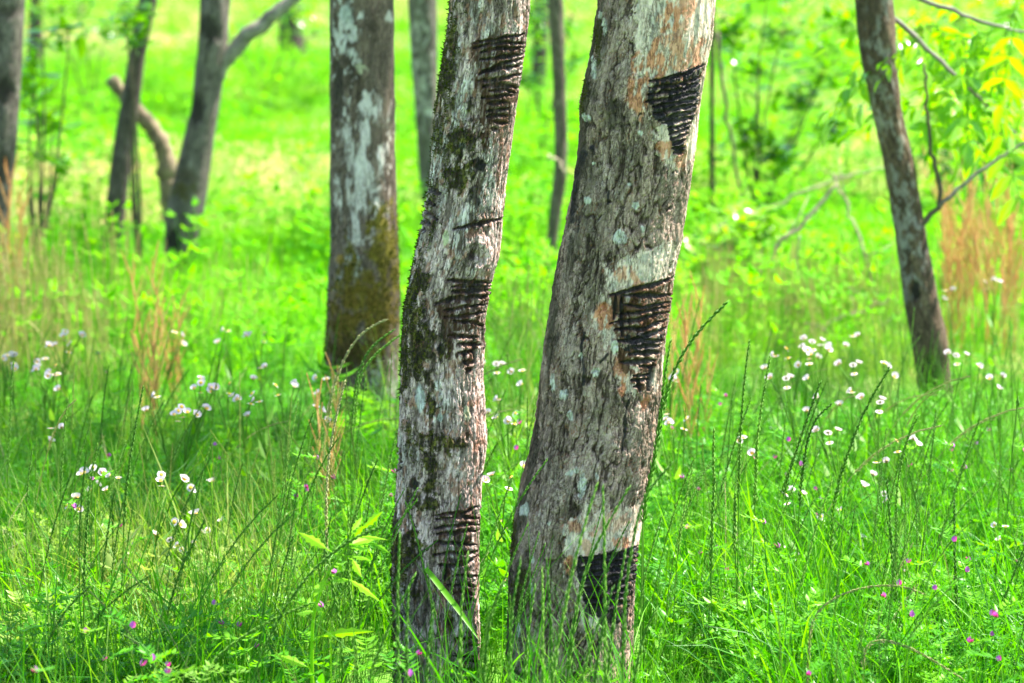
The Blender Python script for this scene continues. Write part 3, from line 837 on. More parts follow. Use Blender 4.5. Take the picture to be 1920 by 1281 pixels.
    root = empty('tapped_tree', (float(at(1060, 1300, 4.86)[0]), 4.86, 0))
    tag(root, 'thicker grey-brown lacquer tree with three black triangular tapping scars and orange bark', 'tree')
    t.build(root, np.clip(col, 0.004, 0.9), {1: 'black triangular scar at the top of the trunk', 2: 'dark brown ladder of cuts halfway up', 3: 'solid black lacquered scar low down among the grass'})
    t.moss(root, 2500, 6, 0.004)
    add_crown(root, t.top, 1, 2.1, 1.1)


tree_A(); tree_B()


def simple_tree(outline, Y, seed, label, base_col, alt_col, name='lacquer_tree', nf=70, nb=20, nr=200, zt=2.9, feats=None, crown=None, group=None, rtop=0.04, flare=0.3, moss_n=0, cell=(0.022, 0.06)):
    t = Trunk(outline, Y, nf, nb, nr, zt, seed, 12, rtop, flare)
    u, z = t.u, t.z
    n = len(u)
    lv, crack, cid, fr = t.flakes(1.2 / cell[0], 1.2 / cell[1], 8, 31)
    t.h += 0.006 * (lv - 0.5) - 0.002 * crack + 0.006 * (t.nz(18, 7, 5, 3) - 0.5)
    col = np.tile(np.array(base_col, float), (n, 1))
    col = mixc(col, alt_col, sst(0.45, 0.65, t.nz(30, 9, 6, 4)))
    col *= (0.42 + 0.42 * cid)[:, None]
    col = mixc(col, np.array(base_col) * 0.35, crack * 0.7)
    for k, f in enumerate(feats or []):
        kind, cx, cy, rx, ry, c, a = f
        m = t.blob(cx, cy, rx, ry, 10 + k, 0.8, 0.35) * a
        if kind == 'spots': m = m * sst(0.5, 0.6, t.nz(70, 45, 50 + k, 4))
        if kind == 'streaks': m = m * sst(0.46, 0.58, t.nz(60, 14, 50 + k, 4))
        if kind == 'moss': m = m * sst(0.30, 0.45, t.nz(40, 26, 50 + k, 4)); t.mossm = np.maximum(t.mossm, m)
        if kind == 'scar': t.h -= 0.006 * m
        col = mixc(col, c, np.clip(m, 0, 1))
    px, py = outline[-1][1:], outline[-1][0]
    root = empty(name, (float(t.base[0, 0]) , Y, float(gz(t.base[0, 0], Y))))
    tag(root, label, 'tree', group)
    t.build(root, np.clip(col, 0.004, 0.9))
    if moss_n: t.moss(root, moss_n, seed, 0.008)
    if crown: add_crown(root, t.top, *crown)
    return root, t


GREY = (0.26, 0.24, 0.20); BROWN = (0.15, 0.12, 0.08)
LICH = (0.58, 0.56, 0.50)
simple_tree([(-40, 618, 737), (0, 618, 738), (150, 617, 739), (300, 618, 742), (420, 621, 746), (500, 617, 749), (560, 613, 750), (650, 608, 750), (720, 610, 748), (790, 616, 745), (850, 612, 750)], 7.26, 3,
            'upright tree with white lichen streaks and thick olive moss round its lower trunk', (0.24, 0.18, 0.13), (0.12, 0.088, 0.06), nf=110, nb=24, nr=330, moss_n=3500,
            feats=[('scar', 632, 170, 14, 60, (0.05, 0.04, 0.03), 0.8), ('spots', 645, 70, 40, 80, LICH, 0.9), ('blob', 650, 25, 14, 20, (0.40, 0.44, 0.40), 0.7), ('blob', 657, 70, 11, 9, LICH, .9), ('blob', 640, 92, 9, 12, LICH, .8), ('blob', 730, 30, 9, 11, LICH, .7), ('blob', 678, 128, 11, 10, (0.40, 0.40, 0.24), .8),
                   ('blob', 685, 200, 14, 26, (0.64, 0.59, 0.53), .9), ('streaks', 685, 260, 50, 90, (0.62, 0.57, 0.51), 0.95), ('streaks', 675, 370, 46, 90, (0.62, 0.57, 0.51), .95), ('blob', 690, 330, 10, 30, (0.62, 0.57, 0.51), .8), ('streaks', 650, 500, 26, 60, (0.42, 0.45, 0.42), .8),
                   ('moss', 725, 430, 34, 60, (0.20, 0.16, 0.014), .95), ('moss', 690, 520, 70, 70, (0.17, 0.135, 0.014), .95), ('moss', 680, 600, 80, 80, (0.15, 0.105, 0.012), .95), ('moss', 650, 660, 50, 30, (0.08, 0.055, 0.012), .95), ('spots', 720, 720, 30, 60, (0.34, 0.33, 0.30), .8), ('blob', 640, 485, 12, 8, (0.36, 0.22, 0.03), .6)], crown=(2, 0.3, 1.0))
D_root, D_t = simple_tree([(-40, 1598, 1673), (0, 1602, 1676), (100, 1612, 1681), (200, 1633, 1690), (300, 1655, 1714), (400, 1672, 1730), (500, 1687, 1747), (560, 1694, 1760), (640, 1708, 1777), (710, 1718, 1782), (790, 1728, 1796), (830, 1724, 1802)], 7.66, 4,
            'dark brown leaning tree speckled with grey lichen, twig and green leaves on one side', (0.15, 0.10, 0.06), (0.21, 0.15, 0.09), nf=80, nr=260,
            feats=[('spots', 1650, 120, 30, 160, (0.34, 0.33, 0.28), .5), ('spots', 1690, 350, 26, 190, (0.36, 0.35, 0.30), .5), ('spots', 1710, 480, 26, 90, (0.34, 0.34, 0.30), .5), ('scar', 1716, 545, 10, 26, (0.02, 0.016, 0.012), .95), ('scar', 1745, 720, 14, 50, (0.025, 0.018, 0.012), .8), ('blob', 1625, 20, 20, 30, (0.06, 0.045, 0.03), .6)], crown=(1, 4.0, 1.0))
simple_tree([(-40, 268, 300), (0, 262, 295), (110, 240, 272), (200, 224, 260), (250, 215, 251), (400, 197, 236), (480, 187, 226), (505, 184, 228)], 11.16, 5, 'slender dark trunk leaning across a broken pale limb', (0.13, 0.11, 0.085), (0.17, 0.15, 0.12), nf=40, nb=12, nr=120, crown=(0, 1.0, 1.0))
F_root, F_t = simple_tree([(-40, 378, 436), (0, 375, 432), (100, 369, 426), (200, 357, 411), (300, 334, 396), (400, 310, 383), (480, 307, 367), (510, 303, 366)], 11.0, 6, 'grey tree forking into an upper branch, with black tapping patches and a broken low limb', (0.24, 0.21, 0.18), (0.17, 0.15, 0.12), nf=60, nb=14, nr=160,
            feats=[('scar', 392, 55, 22, 30, (0.03, 0.024, 0.02), .9), ('scar', 366, 205, 20, 30, (0.03, 0.024, 0.02), .9), ('scar', 322, 450, 15, 28, (0.025, 0.02, 0.018), .95), ('moss', 345, 355, 26, 22, (0.07, 0.06, 0.01), .8), ('scar', 345, 330, 26, 14, (0.06, 0.045, 0.02), .6), ('moss', 350, 495, 20, 14, (0.06, 0.055, 0.01), .8)], crown=(2, 2.0, 1.0))
simple_tree([(-40, -16, 50), (0, -18, 47), (120, -24, 42), (250, -30, 34), (370, -38, 22), (480, -44, 14), (610, -48, 10)], 9.5, 8, 'grey trunk with black tapping bands standing in tall dry stalks', (0.22, 0.195, 0.16), (0.14, 0.12, 0.095), nf=46, nb=12, nr=140, feats=[('scar', 8, 175, 24, 26, (0.03, 0.024, 0.02), .9), ('scar', 0, 320, 22, 36, (0.04, 0.03, 0.025), .8), ('scar', 20, 20, 30, 14, (0.05, 0.04, 0.03), .7)], crown=(0, 3.0, 1.0))
simple_tree([(-40, 762, 818), (0, 764, 820), (150, 773, 821), (300, 784, 824), (430, 792, 830)], 12.5, 9, 'plain grey trunk with pale lichen behind the slimmer tapped tree', (0.22, 0.20, 0.165), (0.15, 0.13, 0.10), nf=40, nb=12, nr=100, feats=[('spots', 785, 80, 30, 60, LICH, .6), ('blob', 806, 210, 9, 9, LICH, .7), ('spots', 790, 180, 20, 60, LICH, .6)], crown=(1, 0.2, 1.0))
simple_tree([(-40, 1026, 1054), (0, 1028, 1056), (120, 1034, 1060), (250, 1040, 1064), (330, 1038, 1062), (420, 1028, 1050), (535, 1014, 1036)], 10.65, 10, 'thin brown young trunk seen between the two tapped trees', (0.17, 0.14, 0.10), (0.21, 0.18, 0.13), nf=30, nb=10, nr=100, zt=2.6, rtop=0.02, crown=(2, 5.0, 0.7))
simple_tree([(-40, 998, 1034), (0, 1000, 1032), (100, 998, 1026), (200, 992, 1020)], 20.9, 12, 'distant dark trunk behind the thin young tree', (0.12, 0.10, 0.075), (0.09, 0.075, 0.055), nf=24, nb=8, nr=60, crown=(0, 2.2, 1.2))
simple_tree([(-40, 528, 564), (0, 526, 566), (70, 522, 572), (112, 514, 580)], 28.0, 13, 'far dark trunk standing alone on the pale meadow', (0.13, 0.10, 0.08), (0.09, 0.075, 0.055), nf=24, nb=8, nr=60, crown=(1, 0.0, 1.3))
simple_tree([(-40, 56, 84), (0, 55, 82), (80, 52, 80), (165, 48, 84)], 24.5, 14, 'far brown trunk showing behind bright leaves', (0.14, 0.115, 0.085), (0.10, 0.08, 0.06), nf=24, nb=8, nr=60, crown=(2, 1.0, 1.2))
simple_tree([(-40, 1331, 1341), (0, 1331, 1341), (120, 1330, 1340), (300, 1330, 1340), (475, 1330, 1342)], 11.6, 15, 'very thin straight dark sapling behind the thicker tapped tree', (0.10, 0.08, 0.05), (0.07, 0.055, 0.035), nf=16, nb=6, nr=60, zt=2.2, rtop=0.006, crown=(0, 1.0, 0.35), cell=(0.02, 0.08))


def path_tube(path, Y, r0, r1, sides=8, wob=0.0, seed=0, loc=None, n=None):
    """tube through photo points (x, y[, dY])"""
    rng = np.random.default_rng(seed)
    P = np.array([at(p[0], p[1], Y + (p[2] if len(p) > 2 else 0)) for p in path])
    k = n or max(12, 4 * len(P))
    L = np.concatenate([[0], np.cumsum(np.linalg.norm(np.diff(P, axis=0), axis=1))]); L /= L[-1]
    tt = np.linspace(0, 1, k)
    Q = np.stack([np.interp(tt, L, P[:, c]) for c in range(3)], 1)
    for _ in range(2): Q[1:-1] = (Q[:-2] + 2 * Q[1:-1] + Q[2:]) / 4
    if wob: Q[1:-1] += rng.normal(0, wob, (k - 2, 3))
    if loc is not None: Q = Q - np.array(loc)
    return Q, np.linspace(r0, r1, k)


def limb_part(root, name, path, Y, r0, r1, mat, seed=0, sides=9, wob=0.004):
    mb = MB(); Q, R = path_tube(path, Y, r0, r1, sides, wob, seed, root.location)
    rng = np.random.default_rng(seed); R = R * (1 + rng.normal(0, 0.05, len(R)))
    mb.tube(Q, R, sides, 0.5)
    return link(name, mb.mesh(name, mat), root)


M['greybark'] = plain('grey_branch', (0.21, 0.18, 0.145), 0.9, 0, 0.45, 30)
M['palelimb'] = plain('pale_limb', (0.20, 0.15, 0.085), 0.9, 0, 0.45, 30)
limb_part(F_root, 'branch', [(400, 150), (425, 108), (460, 72), (500, 38), (545, 0), (600, -45)], 11.0, 0.034, 0.022, M['greybark'], 1)
limb_part(F_root, 'broken_limb', [(328, 420), (316, 350), (309, 285), (300, 262), (275, 228), (250, 200), (228, 172), (208, 147)], 11.35, 0.042, 0.026, M['palelimb'], 2)
limb_part(D_root, 'twig', [(1722, 425), (1738, 412), (1766, 378), (1758, 330), (1745, 270), (1738, 190), (1733, 120)], 7.64, 0.008, 0.003, M['twig'], 3, 6, 0.002)
limb_part(D_root, 'twig', [(1762, 388), (1800, 350), (1840, 318), (1880, 292), (1935, 258), (1990, 240)], 7.62, 0.006, 0.003, M['greybark'], 4, 6, 0.002)
limb_part(D_root, 'twig', [(1660, 20), (1740, 90), (1800, 150), (1860, 205), (1905, 250)], 7.7, 0.008, 0.003, M['greybark'], 5, 6, 0.002)
limb_part(D_root, 'twig', [(1668, -20), (1760, 10), (1850, 45), (1960, 70)], 7.75, 0.009, 0.003, M['greybark'], 6, 6, 0.002)


def leaf_templates(k, n, seed, L=(0.16, 0.24), nl=(5, 7, 9), hang=0.6):
    rng = np.random.default_rng(seed)
    out = []
    for i in range(k):
        mb = MB()
        compound_leaf(mb, (0, 0, 0), np.array([1, 0, -hang]), (0, 1, 0), rng.uniform(*L), int(rng.choice(nl)), rng, 0.35, None, 0, 0.36, 0.36)
        out.append(mb.mesh('leaf', M['leaf']))
    return out


LEAVES = leaf_templates(5, 1, 77)


def hang_leaves(root, centres, Y, n, seed, jitter=0.12):
    rng = np.random.default_rng(seed)
    for k in range(n):
        cx, cy, rx, ry = centres[int(rng.integers(len(centres)))]
        p = at(cx + rng.normal(0, rx), cy + rng.normal(0, ry), Y + rng.normal(0, jitter))
        o = link('leaf', LEAVES[int(rng.integers(len(LEAVES)))], root, Vector(p) - root.location)
        o.rotation_euler = (rng.normal(0, 0.35), rng.normal(0.1, 0.35), rng.uniform(0, 6.28))
        s = rng.uniform(0.7, 1.05); o.scale = (s, s, s)


hang_leaves(D_root, [(1745, 90, 30, 40), (1800, 50, 40, 30), (1880, 60, 40, 35), (1880, 200, 25, 25), (1830, 190, 22, 25), (1905, 140, 25, 40), (1790, 130, 30, 25), (1700, 60, 12, 20)], 7.95, 84, 5, 0.22)


# ------------------------------------------------------------------ leafy saplings and shrubs
def sapling(name, label, cat, base, Y, height, clumps, n, seed, leaf=0.06, group=None, mat='leaf', stem_mat='twig', nstem=4):
    """stems fan out to leaf clumps given as photo ellipses"""
    rng = np.random.default_rng(seed)
    b = at(*base, Y); b[2] = float(gz(b[0], Y))
    root = empty(name, tuple(b)); tag(root, label, cat, group)
    st, lf = MB(), MB()
    for cx, cy, rx, ry in clumps:
        c = at(cx, cy, Y + rng.normal(0, 0.12)) - b
        ky = rng.normal(0, 0.1, 3); mid = c * 0.5 + ky * np.linalg.norm(c) * 0.35
        ts = np.linspace(0, 1, 8)[:, None]
        pts = (1 - ts) ** 2 * np.zeros(3) + 2 * ts * (1 - ts) * mid + ts ** 2 * c
        st.tube(pts, np.linspace(0.008, 0.003, 8), 5, 0.5)
        sx, sy = rx / FPX * Y, ry / FPX * Y
        for k in range(n):
            q = rng.normal(0, 0.5, 3) * np.array([sx, max(sx, sy) * 0.8, sy]) + c
            d = rng.normal(0, 1, 3) * np.array([1, 1, 0.35]) + np.array([0, 0, -0.25])
            if k % 4 == 0: st.tube([c + (q - c) * 0.0, c + (q - c) * 0.5, q], [0.0025, 0.002, 0.001], 3, 0.5, False)
            lf.leaf(q, d, np.cross(d, [0, 0, 1]) + rng.normal(0, 0.2, 3), leaf * rng.uniform(0.7, 1.3), leaf * rng.uniform(0.34, 0.5), rng.uniform(0, 1), 0.3, 0.25)
    link('stem', st.mesh('stem', M[stem_mat]), root)
    link('crown', lf.mesh('crown', M[mat]), root)
    return root


sapling('leafy_sapling', 'bright green leafy sapling at the foot of the very thin dark sapling', 'sapling', (1365, 560), 10.6, 0.4, [(1400, 405, 45, 28), (1440, 430, 30, 25), (1370, 465, 45, 25), (1310, 500, 40, 26), (1290, 540, 40, 22), (1420, 470, 30, 20), (1345, 440, 30, 20)], 40, 41, 0.085)
sapling('leafy_sapling', 'yellow-green young tree with drooping stems between the thin sapling and leaning tree', 'sapling', (1420, 470), 12.6, 1.2, [(1370, 60, 40, 50), (1420, 130, 45, 40), (1470, 60, 60, 50), (1500, 190, 50, 40), (1400, 250, 45, 40), (1550, 120, 50, 60), (1580, 30, 50, 40), (1460, 290, 40, 30), (1560, 230, 40, 30), (1440, -20, 80, 40)], 64, 42, 0.085)
sapling('leafy_sapling', 'bright leafy young tree behind the leaning tree twig', 'sapling', (1850, 430), 13.5, 1.2, [(1800, 30, 70, 50), (1880, 110, 60, 60), (1760, 190, 60, 50), (1850, 230, 50, 40), (1900, 20, 50, 50), (1720, 60, 40, 50), (1910, 300, 40, 40), (1800, 300, 50, 40)], 64, 43, 0.085)
sapling('leafy_sapling', 'bright leafy sapling beside the trunk with black tapping bands', 'sapling', (70, 470), 11.2, 1.0, [(75, 215, 30, 26), (100, 225, 25, 20), (60, 130, 35, 25), (80, 80, 40, 30), (65, 290, 35, 22), (115, 300, 25, 15), (130, 50, 40, 25), (60, 180, 25, 20)], 15, 44, 0.095)
sapling('leafy_sapling', 'small leafy sapling in front of the slender dark trunk', 'sapling', (262, 500), 10.9, 1.0, [(250, 70, 22, 28), (232, 40, 25, 25), (262, 20, 25, 25)], 30, 45, 0.07)
sapling('leafy_sapling', 'far leafy sapling behind the whitish tapped tree', 'sapling', (1005, 330), 16.0, 1.4, [(1000, 60, 30, 40), (985, 150, 25, 30), (1070, 30, 40, 40), (1075, 110, 30, 25), (1010, 15, 40, 30)], 40, 46, 0.08)
sapling('leafy_sapling', 'far pale green sapling over the grey forked tree branch', 'sapling', (500, 230), 22.0, 1.8, [(480, 30, 60, 40), (560, 20, 50, 30), (420, 60, 40, 40), (590, 60, 30, 30)], 40, 47, 0.1)
sapling('leafy_sapling', 'far pale green sapling on the open meadow near the far brown trunk', 'sapling', (170, 230), 20.0, 1.8, [(150, 20, 60, 40), (200, 60, 40, 30), (110, 20, 50, 40)], 40, 48, 0.1)
sapling('leafy_weed', 'dark green leafy weed at the foot of the mossy tree', 'weed', (640, 850), 6.9, 0.3, [(615, 700, 26, 22), (640, 740, 26, 22), (690, 790, 26, 26), (655, 800, 26, 22), (715, 760, 18, 22)], 16, 49, 0.06, mat='herb', stem_mat='stalk')


# dead wood lying between the thin sapling and the leaning tree
def dead_branch(path, Y, r0, r1, seed, label, mat='deadwood', forks=2):
    rng = np.random.default_rng(seed)
    p0 = at(path[0][0], path[0][1], Y)
    root_loc = (float(p0[0]), Y, float(p0[2]))
    r0, r1 = r0 * 0.72, r1 * 0.6
    mb = MB(); Q, R = path_tube(path, Y, r0, r1, 7, 0.006, seed, root_loc)
    mb.tube(Q, R, 7, 0.5)
    o = link('dead_branch', mb.mesh('dead_branch', M[mat]), None, root_loc)
    tag(o, label, 'branch')
    for k in range(forks):
        i = int(rng.integers(3, len(Q) - 2)); d = rng.normal(0, 1, 3); d[2] = abs(d[2]); d /= np.linalg.norm(d)
        fb = MB(); fb.tube([Q[i], Q[i] + d * 0.06, Q[i] + d * 0.13 + np.array([0, 0, 0.02])], [r1 * 0.8, r1 * 0.5, r1 * 0.25], 5, 0.5)
        link('fork', fb.mesh('fork', M[mat]), o)


dead_branch([(1400, 560), (1440, 490), (1480, 440), (1530, 390), (1570, 345)], 9.8, 0.014, 0.009, 1, 'thick pale dead branch propped up in the dry grass')
dead_branch([(1650, 560), (1620, 470), (1590, 390), (1560, 325)], 9.9, 0.009, 0.007, 2, 'straight pale dead branch leaning the other way')
dead_branch([(1330, 430), (1420, 400), (1500, 365), (1590, 330), (1660, 315)], 11.4, 0.012, 0.006, 3, 'long faint dead branch lying behind the propped one')
dead_branch([(1480, 640), (1540, 610), (1600, 585), (1680, 560)], 9.0, 0.010, 0.005, 4, 'grey dead branch low in the weeds beside the leaning tree')
dead_branch([(1500, 600), (1560, 625), (1640, 650)], 8.8, 0.008, 0.004, 5, 'thin brown dead stick lying low under the grey one', 'greybark')
dead_branch([(1480, 700), (1495, 600), (1492, 500), (1500, 440)], 9.3, 0.006, 0.004, 6, 'upright grey dead stem in the dry grass', 'greybark')
dead_branch([(1345, 60), (1360, 200), (1385, 320), (1398, 430), (1395, 490)], 11.9, 0.012, 0.008, 7, 'curved dark dead stem hanging beside the very thin sapling', 'twig', 1)
dead_branch([(1030, 290), (1048, 305), (1062, 330)], 10.5, 0.008, 0.006, 8, 'short pale broken stick caught on the thin young trunk', 'deadwood', 0)


# ------------------------------------------------------------------ meadow plants: templates
def blade_curve(rng, L, az, tilt, bend, k=6):
    ts = np.linspace(0, 1, k)
    ang = tilt + bend * ts ** 1.6
    step = L / (k - 1)
    p = np.zeros(3); out = [p]
    for a in ang[1:]:
        p = p + step * np.array([math.cos(az) * math.sin(a), math.sin(az) * math.sin(a), math.cos(a)]); out.append(p)
    return np.array(out)


def add_blade(mb, rng, base, L, W, az, tilt, bend, k=6, mi=0):
    c = blade_curve(rng, L, az, tilt, bend, k) + base
    ts = np.linspace(0, 1, k); w = W * np.clip(1.15 - ts, 0.02, 1) ** 0.7 * (0.7 + 0.3 * np.minimum(1, ts * 6)); w[-1] = W * 0.04
    tw = az + math.pi / 2 + rng.normal(0, 0.35)
    mb.ribbon(c, w, (math.cos(tw), math.sin(tw), 0), rng.uniform(0, 1), 0.2, mi)


def add_head(mb, rng, pts, n, sl, sw, spread, shade, mi=0):
    """narrow panicle: spikelets set alternately along the top of a stem"""
    pts = np.asarray(pts)
    L = np.concatenate([[0], np.cumsum(np.linalg.norm(np.diff(pts, axis=0), axis=1))]); L /= L[-1]
    tot = float(np.linalg.norm(np.diff(pts, axis=0), axis=1).sum())
    n = max(n, int(tot / (sl * 0.2)))
    for k in range(n):
        f = k / n
        p = np.array([np.interp(f, L, pts[:, c]) for c in range(3)])
        q = np.array([np.interp(min(1, f + 0.08), L, pts[:, c]) for c in range(3)])
        t = q - p
        if np.linalg.norm(t) < 1e-6: t = pts[-1] - pts[-2]
        t /= np.linalg.norm(t)
        a = k * 2.4 + rng.normal(0, 0.3)
        s = np.cross(t, [math.cos(a), math.sin(a), 0.3]); s /= np.linalg.norm(s)
        d = t + s * spread * (1.1 - f)
        d /= np.linalg.norm(d)
        o = np.cross(d, s); o /= np.linalg.norm(o)
        l = sl * rng.uniform(0.8, 1.15) * (1 - 0.35 * f)
        w = sw * 0.72
        c = p + s * 0.0006
        v = [c, c + d * l * 0.4 + s * w, c + d * l * 0.4 - o * w * 0.8, c + d * l * 0.4 - s * w * 0.4, c + d * l * 0.4 + o * w * 0.8, c + d * l]
        mb.add(v, [(0, 2, 1), (0, 3, 2), (0, 4, 3), (0, 1, 4), (5, 1, 2), (5, 2, 3), (5, 3, 4), (5, 4, 1)], np.clip(shade + rng.normal(0, 0.2), 0, 1), mi)


def clump_blades(seed, n, L, W, R, bend=(0.3, 1.3), tilt=(0.0, 0.4)):
    rng = np.random.default_rng(seed); mb = MB()
    for k in range(n):
        a = rng.uniform(0, 6.28); r = R * math.sqrt(rng.uniform())
        add_blade(mb, rng, np.array([math.cos(a) * r, math.sin(a) * r, -0.01]), rng.uniform(*L), rng.uniform(*W), rng.uniform(0, 6.28), rng.uniform(*tilt), rng.uniform(*bend))
    return mb


def clump_stalks(seed, n, L, R, lean=0.25):
    rng = np.random.default_rng(seed); mb = MB()
    for k in range(n):
        a = rng.uniform(0, 6.28); r = R * math.sqrt(rng.uniform()); l = rng.uniform(*L)
        c = blade_curve(rng, l, rng.normal(0.2, 0.9), rng.normal(0.05, 0.1), abs(rng.normal(0, lean)), 8) + np.array([math.cos(a) * r, math.sin(a) * r, -0.01])
        mb.tube(c, np.linspace(0.0012, 0.0006, 8), 3, rng.uniform(0, 1), False)
        add_head(mb, rng, c[5:], 12, 0.011, 0.0011, 0.35, rng.uniform(0, 1))
        if rng.uniform() < 0.7:
            add_blade(mb, rng, c[2], rng.uniform(0.1, 0.2), 0.003, rng.uniform(0, 6.28), 0.35, rng.uniform(0.4, 1.2), 5)
    return mb


def pinnate(mb, rng, base, d, L, n, lw, sh):
    d = d / np.linalg.norm(d); s = np.cross(d, [0, 0, 1.0]); s /= np.linalg.norm(s) + 1e-9
    ts = np.linspace(0, 1, 4)
    pts = base + d * (ts * L)[:, None] - np.array([0, 0, 1]) * (0.2 * L * ts ** 2)[:, None]
    mb.tube(pts, [0.0007] * 4, 3, 0.3, False)
    for k in range(n):
        f = 0.2 + 0.8 * (k // 2) / max(1, n // 2)
        p = np.array([np.interp(f, ts, pts[:, c]) for c in range(3)])
        dd = s * (1 if k % 2 else -1) + d * 0.5 + rng.normal(0, 0.15, 3)
        mb.leaf(p, dd, np.cross(dd, [0, 0, 1]) + rng.normal(0, 0.2, 3), L * 0.32 * rng.uniform(0.8, 1.1), lw, np.clip(sh + rng.normal(0, 0.15), 0, 1), 0.2, 0.1)


def clump_herb(seed, n, hgt, R, leafl=(0.035, 0.06), lw=0.007):
    rng = np.random.default_rng(seed); mb = MB()
    for k in range(n):
        a = rng.uniform(0, 6.28); r = R * math.sqrt(rng.uniform()); l = rng.uniform(*hgt)
        c = blade_curve(rng, l, rng.uniform(0, 6.28), rng.uniform(0.1, 0.5), rng.uniform(-0.2, 0.6), 6) + np.array([math.cos(a) * r, math.sin(a) * r, -0.01])
        mb.tube(c, np.linspace(0.0014, 0.0008, 6), 3, 0.4, False)
        sh = rng.uniform(0, 1)
        for i in range(2, 6):
            for q in range(2):
                b = rng.uniform(0, 6.28)
                pinnate(mb, rng, c[i], np.array([math.cos(b), math.sin(b), rng.uniform(0.2, 0.9)]), rng.uniform(*leafl), 8, lw, sh)
    return mb


def clump_broad(seed, n, R, L=(0.04, 0.09)):
    rng = np.random.default_rng(seed); mb = MB()
    for k in range(n):
        a = rng.uniform(0, 6.28); r = R * math.sqrt(rng.uniform()); h = rng.uniform(0.04, 0.24)
        b = np.array([math.cos(a) * r, math.sin(a) * r, 0]); tip = b + np.array([rng.normal(0, 0.02), rng.normal(0, 0.02), h])
        mb.tube([b, (b + tip) / 2, tip], [0.0012, 0.001, 0.0008], 3, 0.4, False)
        for q in range(3):
            c = rng.uniform(0, 6.28)
            d = np.array([math.cos(c), math.sin(c), rng.uniform(-0.1, 0.6)])
            l = rng.uniform(*L)
            mb.leaf(tip, d, np.cross(d, [0, 0, 1]) + rng.normal(0, 0.25, 3), l, l * rng.uniform(0.3, 0.5), rng.uniform(0, 1), 0.3, 0.2)
    return mb


def src(name, mb, mat):
    return bpy.data.objects.new(name, mb.mesh(name, mat))     # template only: never linked to the scene


T = {
    'bladeA': src('blade_clump', clump_blades(1, 16, (0.18, 0.40), (0.0020, 0.0042), 0.06), M['grass']),
    'bladeB': src('blade_clump', clump_blades(2, 16, (0.24, 0.50), (0.0016, 0.0034), 0.06, (0.1, 0.9), (0, 0.25)), M['grass']),
    'bladeC': src('blade_clump', clump_blades(3, 18, (0.12, 0.28), (0.0030, 0.0060), 0.07, (0.5, 1.6)), M['grass']),
    'bladeD': src('blade_clump', clump_blades(13, 9, (0.26, 0.46), (0.0045, 0.0080), 0.06, (0.1, 1.2), (0, 0.35)), M['grass']),
    'stalkA': src('stalk_clump', clump_stalks(4, 5, (0.36, 0.58), 0.07), M['stalk']),
    'stalkB': src('stalk_clump', clump_stalks(5, 4, (0.30, 0.50), 0.07, 0.5), M['stalk']),
    'herbA': src('herb_clump', clump_herb(6, 7, (0.14, 0.26), 0.06), M['herb']),
    'herbB': src('herb_clump', clump_herb(7, 6, (0.12, 0.24), 0.06, (0.05, 0.08), 0.010), M['herb']),
    'broad': src('broad_clump', clump_broad(8, 14, 0.08, (0.025, 0.055)), M['herb']),
    'straw': src('straw_clump', clump_stalks(9, 3, (0.28, 0.46), 0.06, 0.9), M['straw']),
    'farA': src('short_clump', clump_blades(10, 44, (0.06, 0.14), (0.003, 0.007), 0.16, (0.3, 1.4), (0, 0.6)), M['farleaf']),
    'farB': src('leafy_clump', clump_broad(11, 22, 0.15, (0.025, 0.05)), M['farleaf']),
    'dryA': src('dry_clump', clump_stalks(12, 9, (0.38, 0.62), 0.10, 0.12), M['drystem']),
}


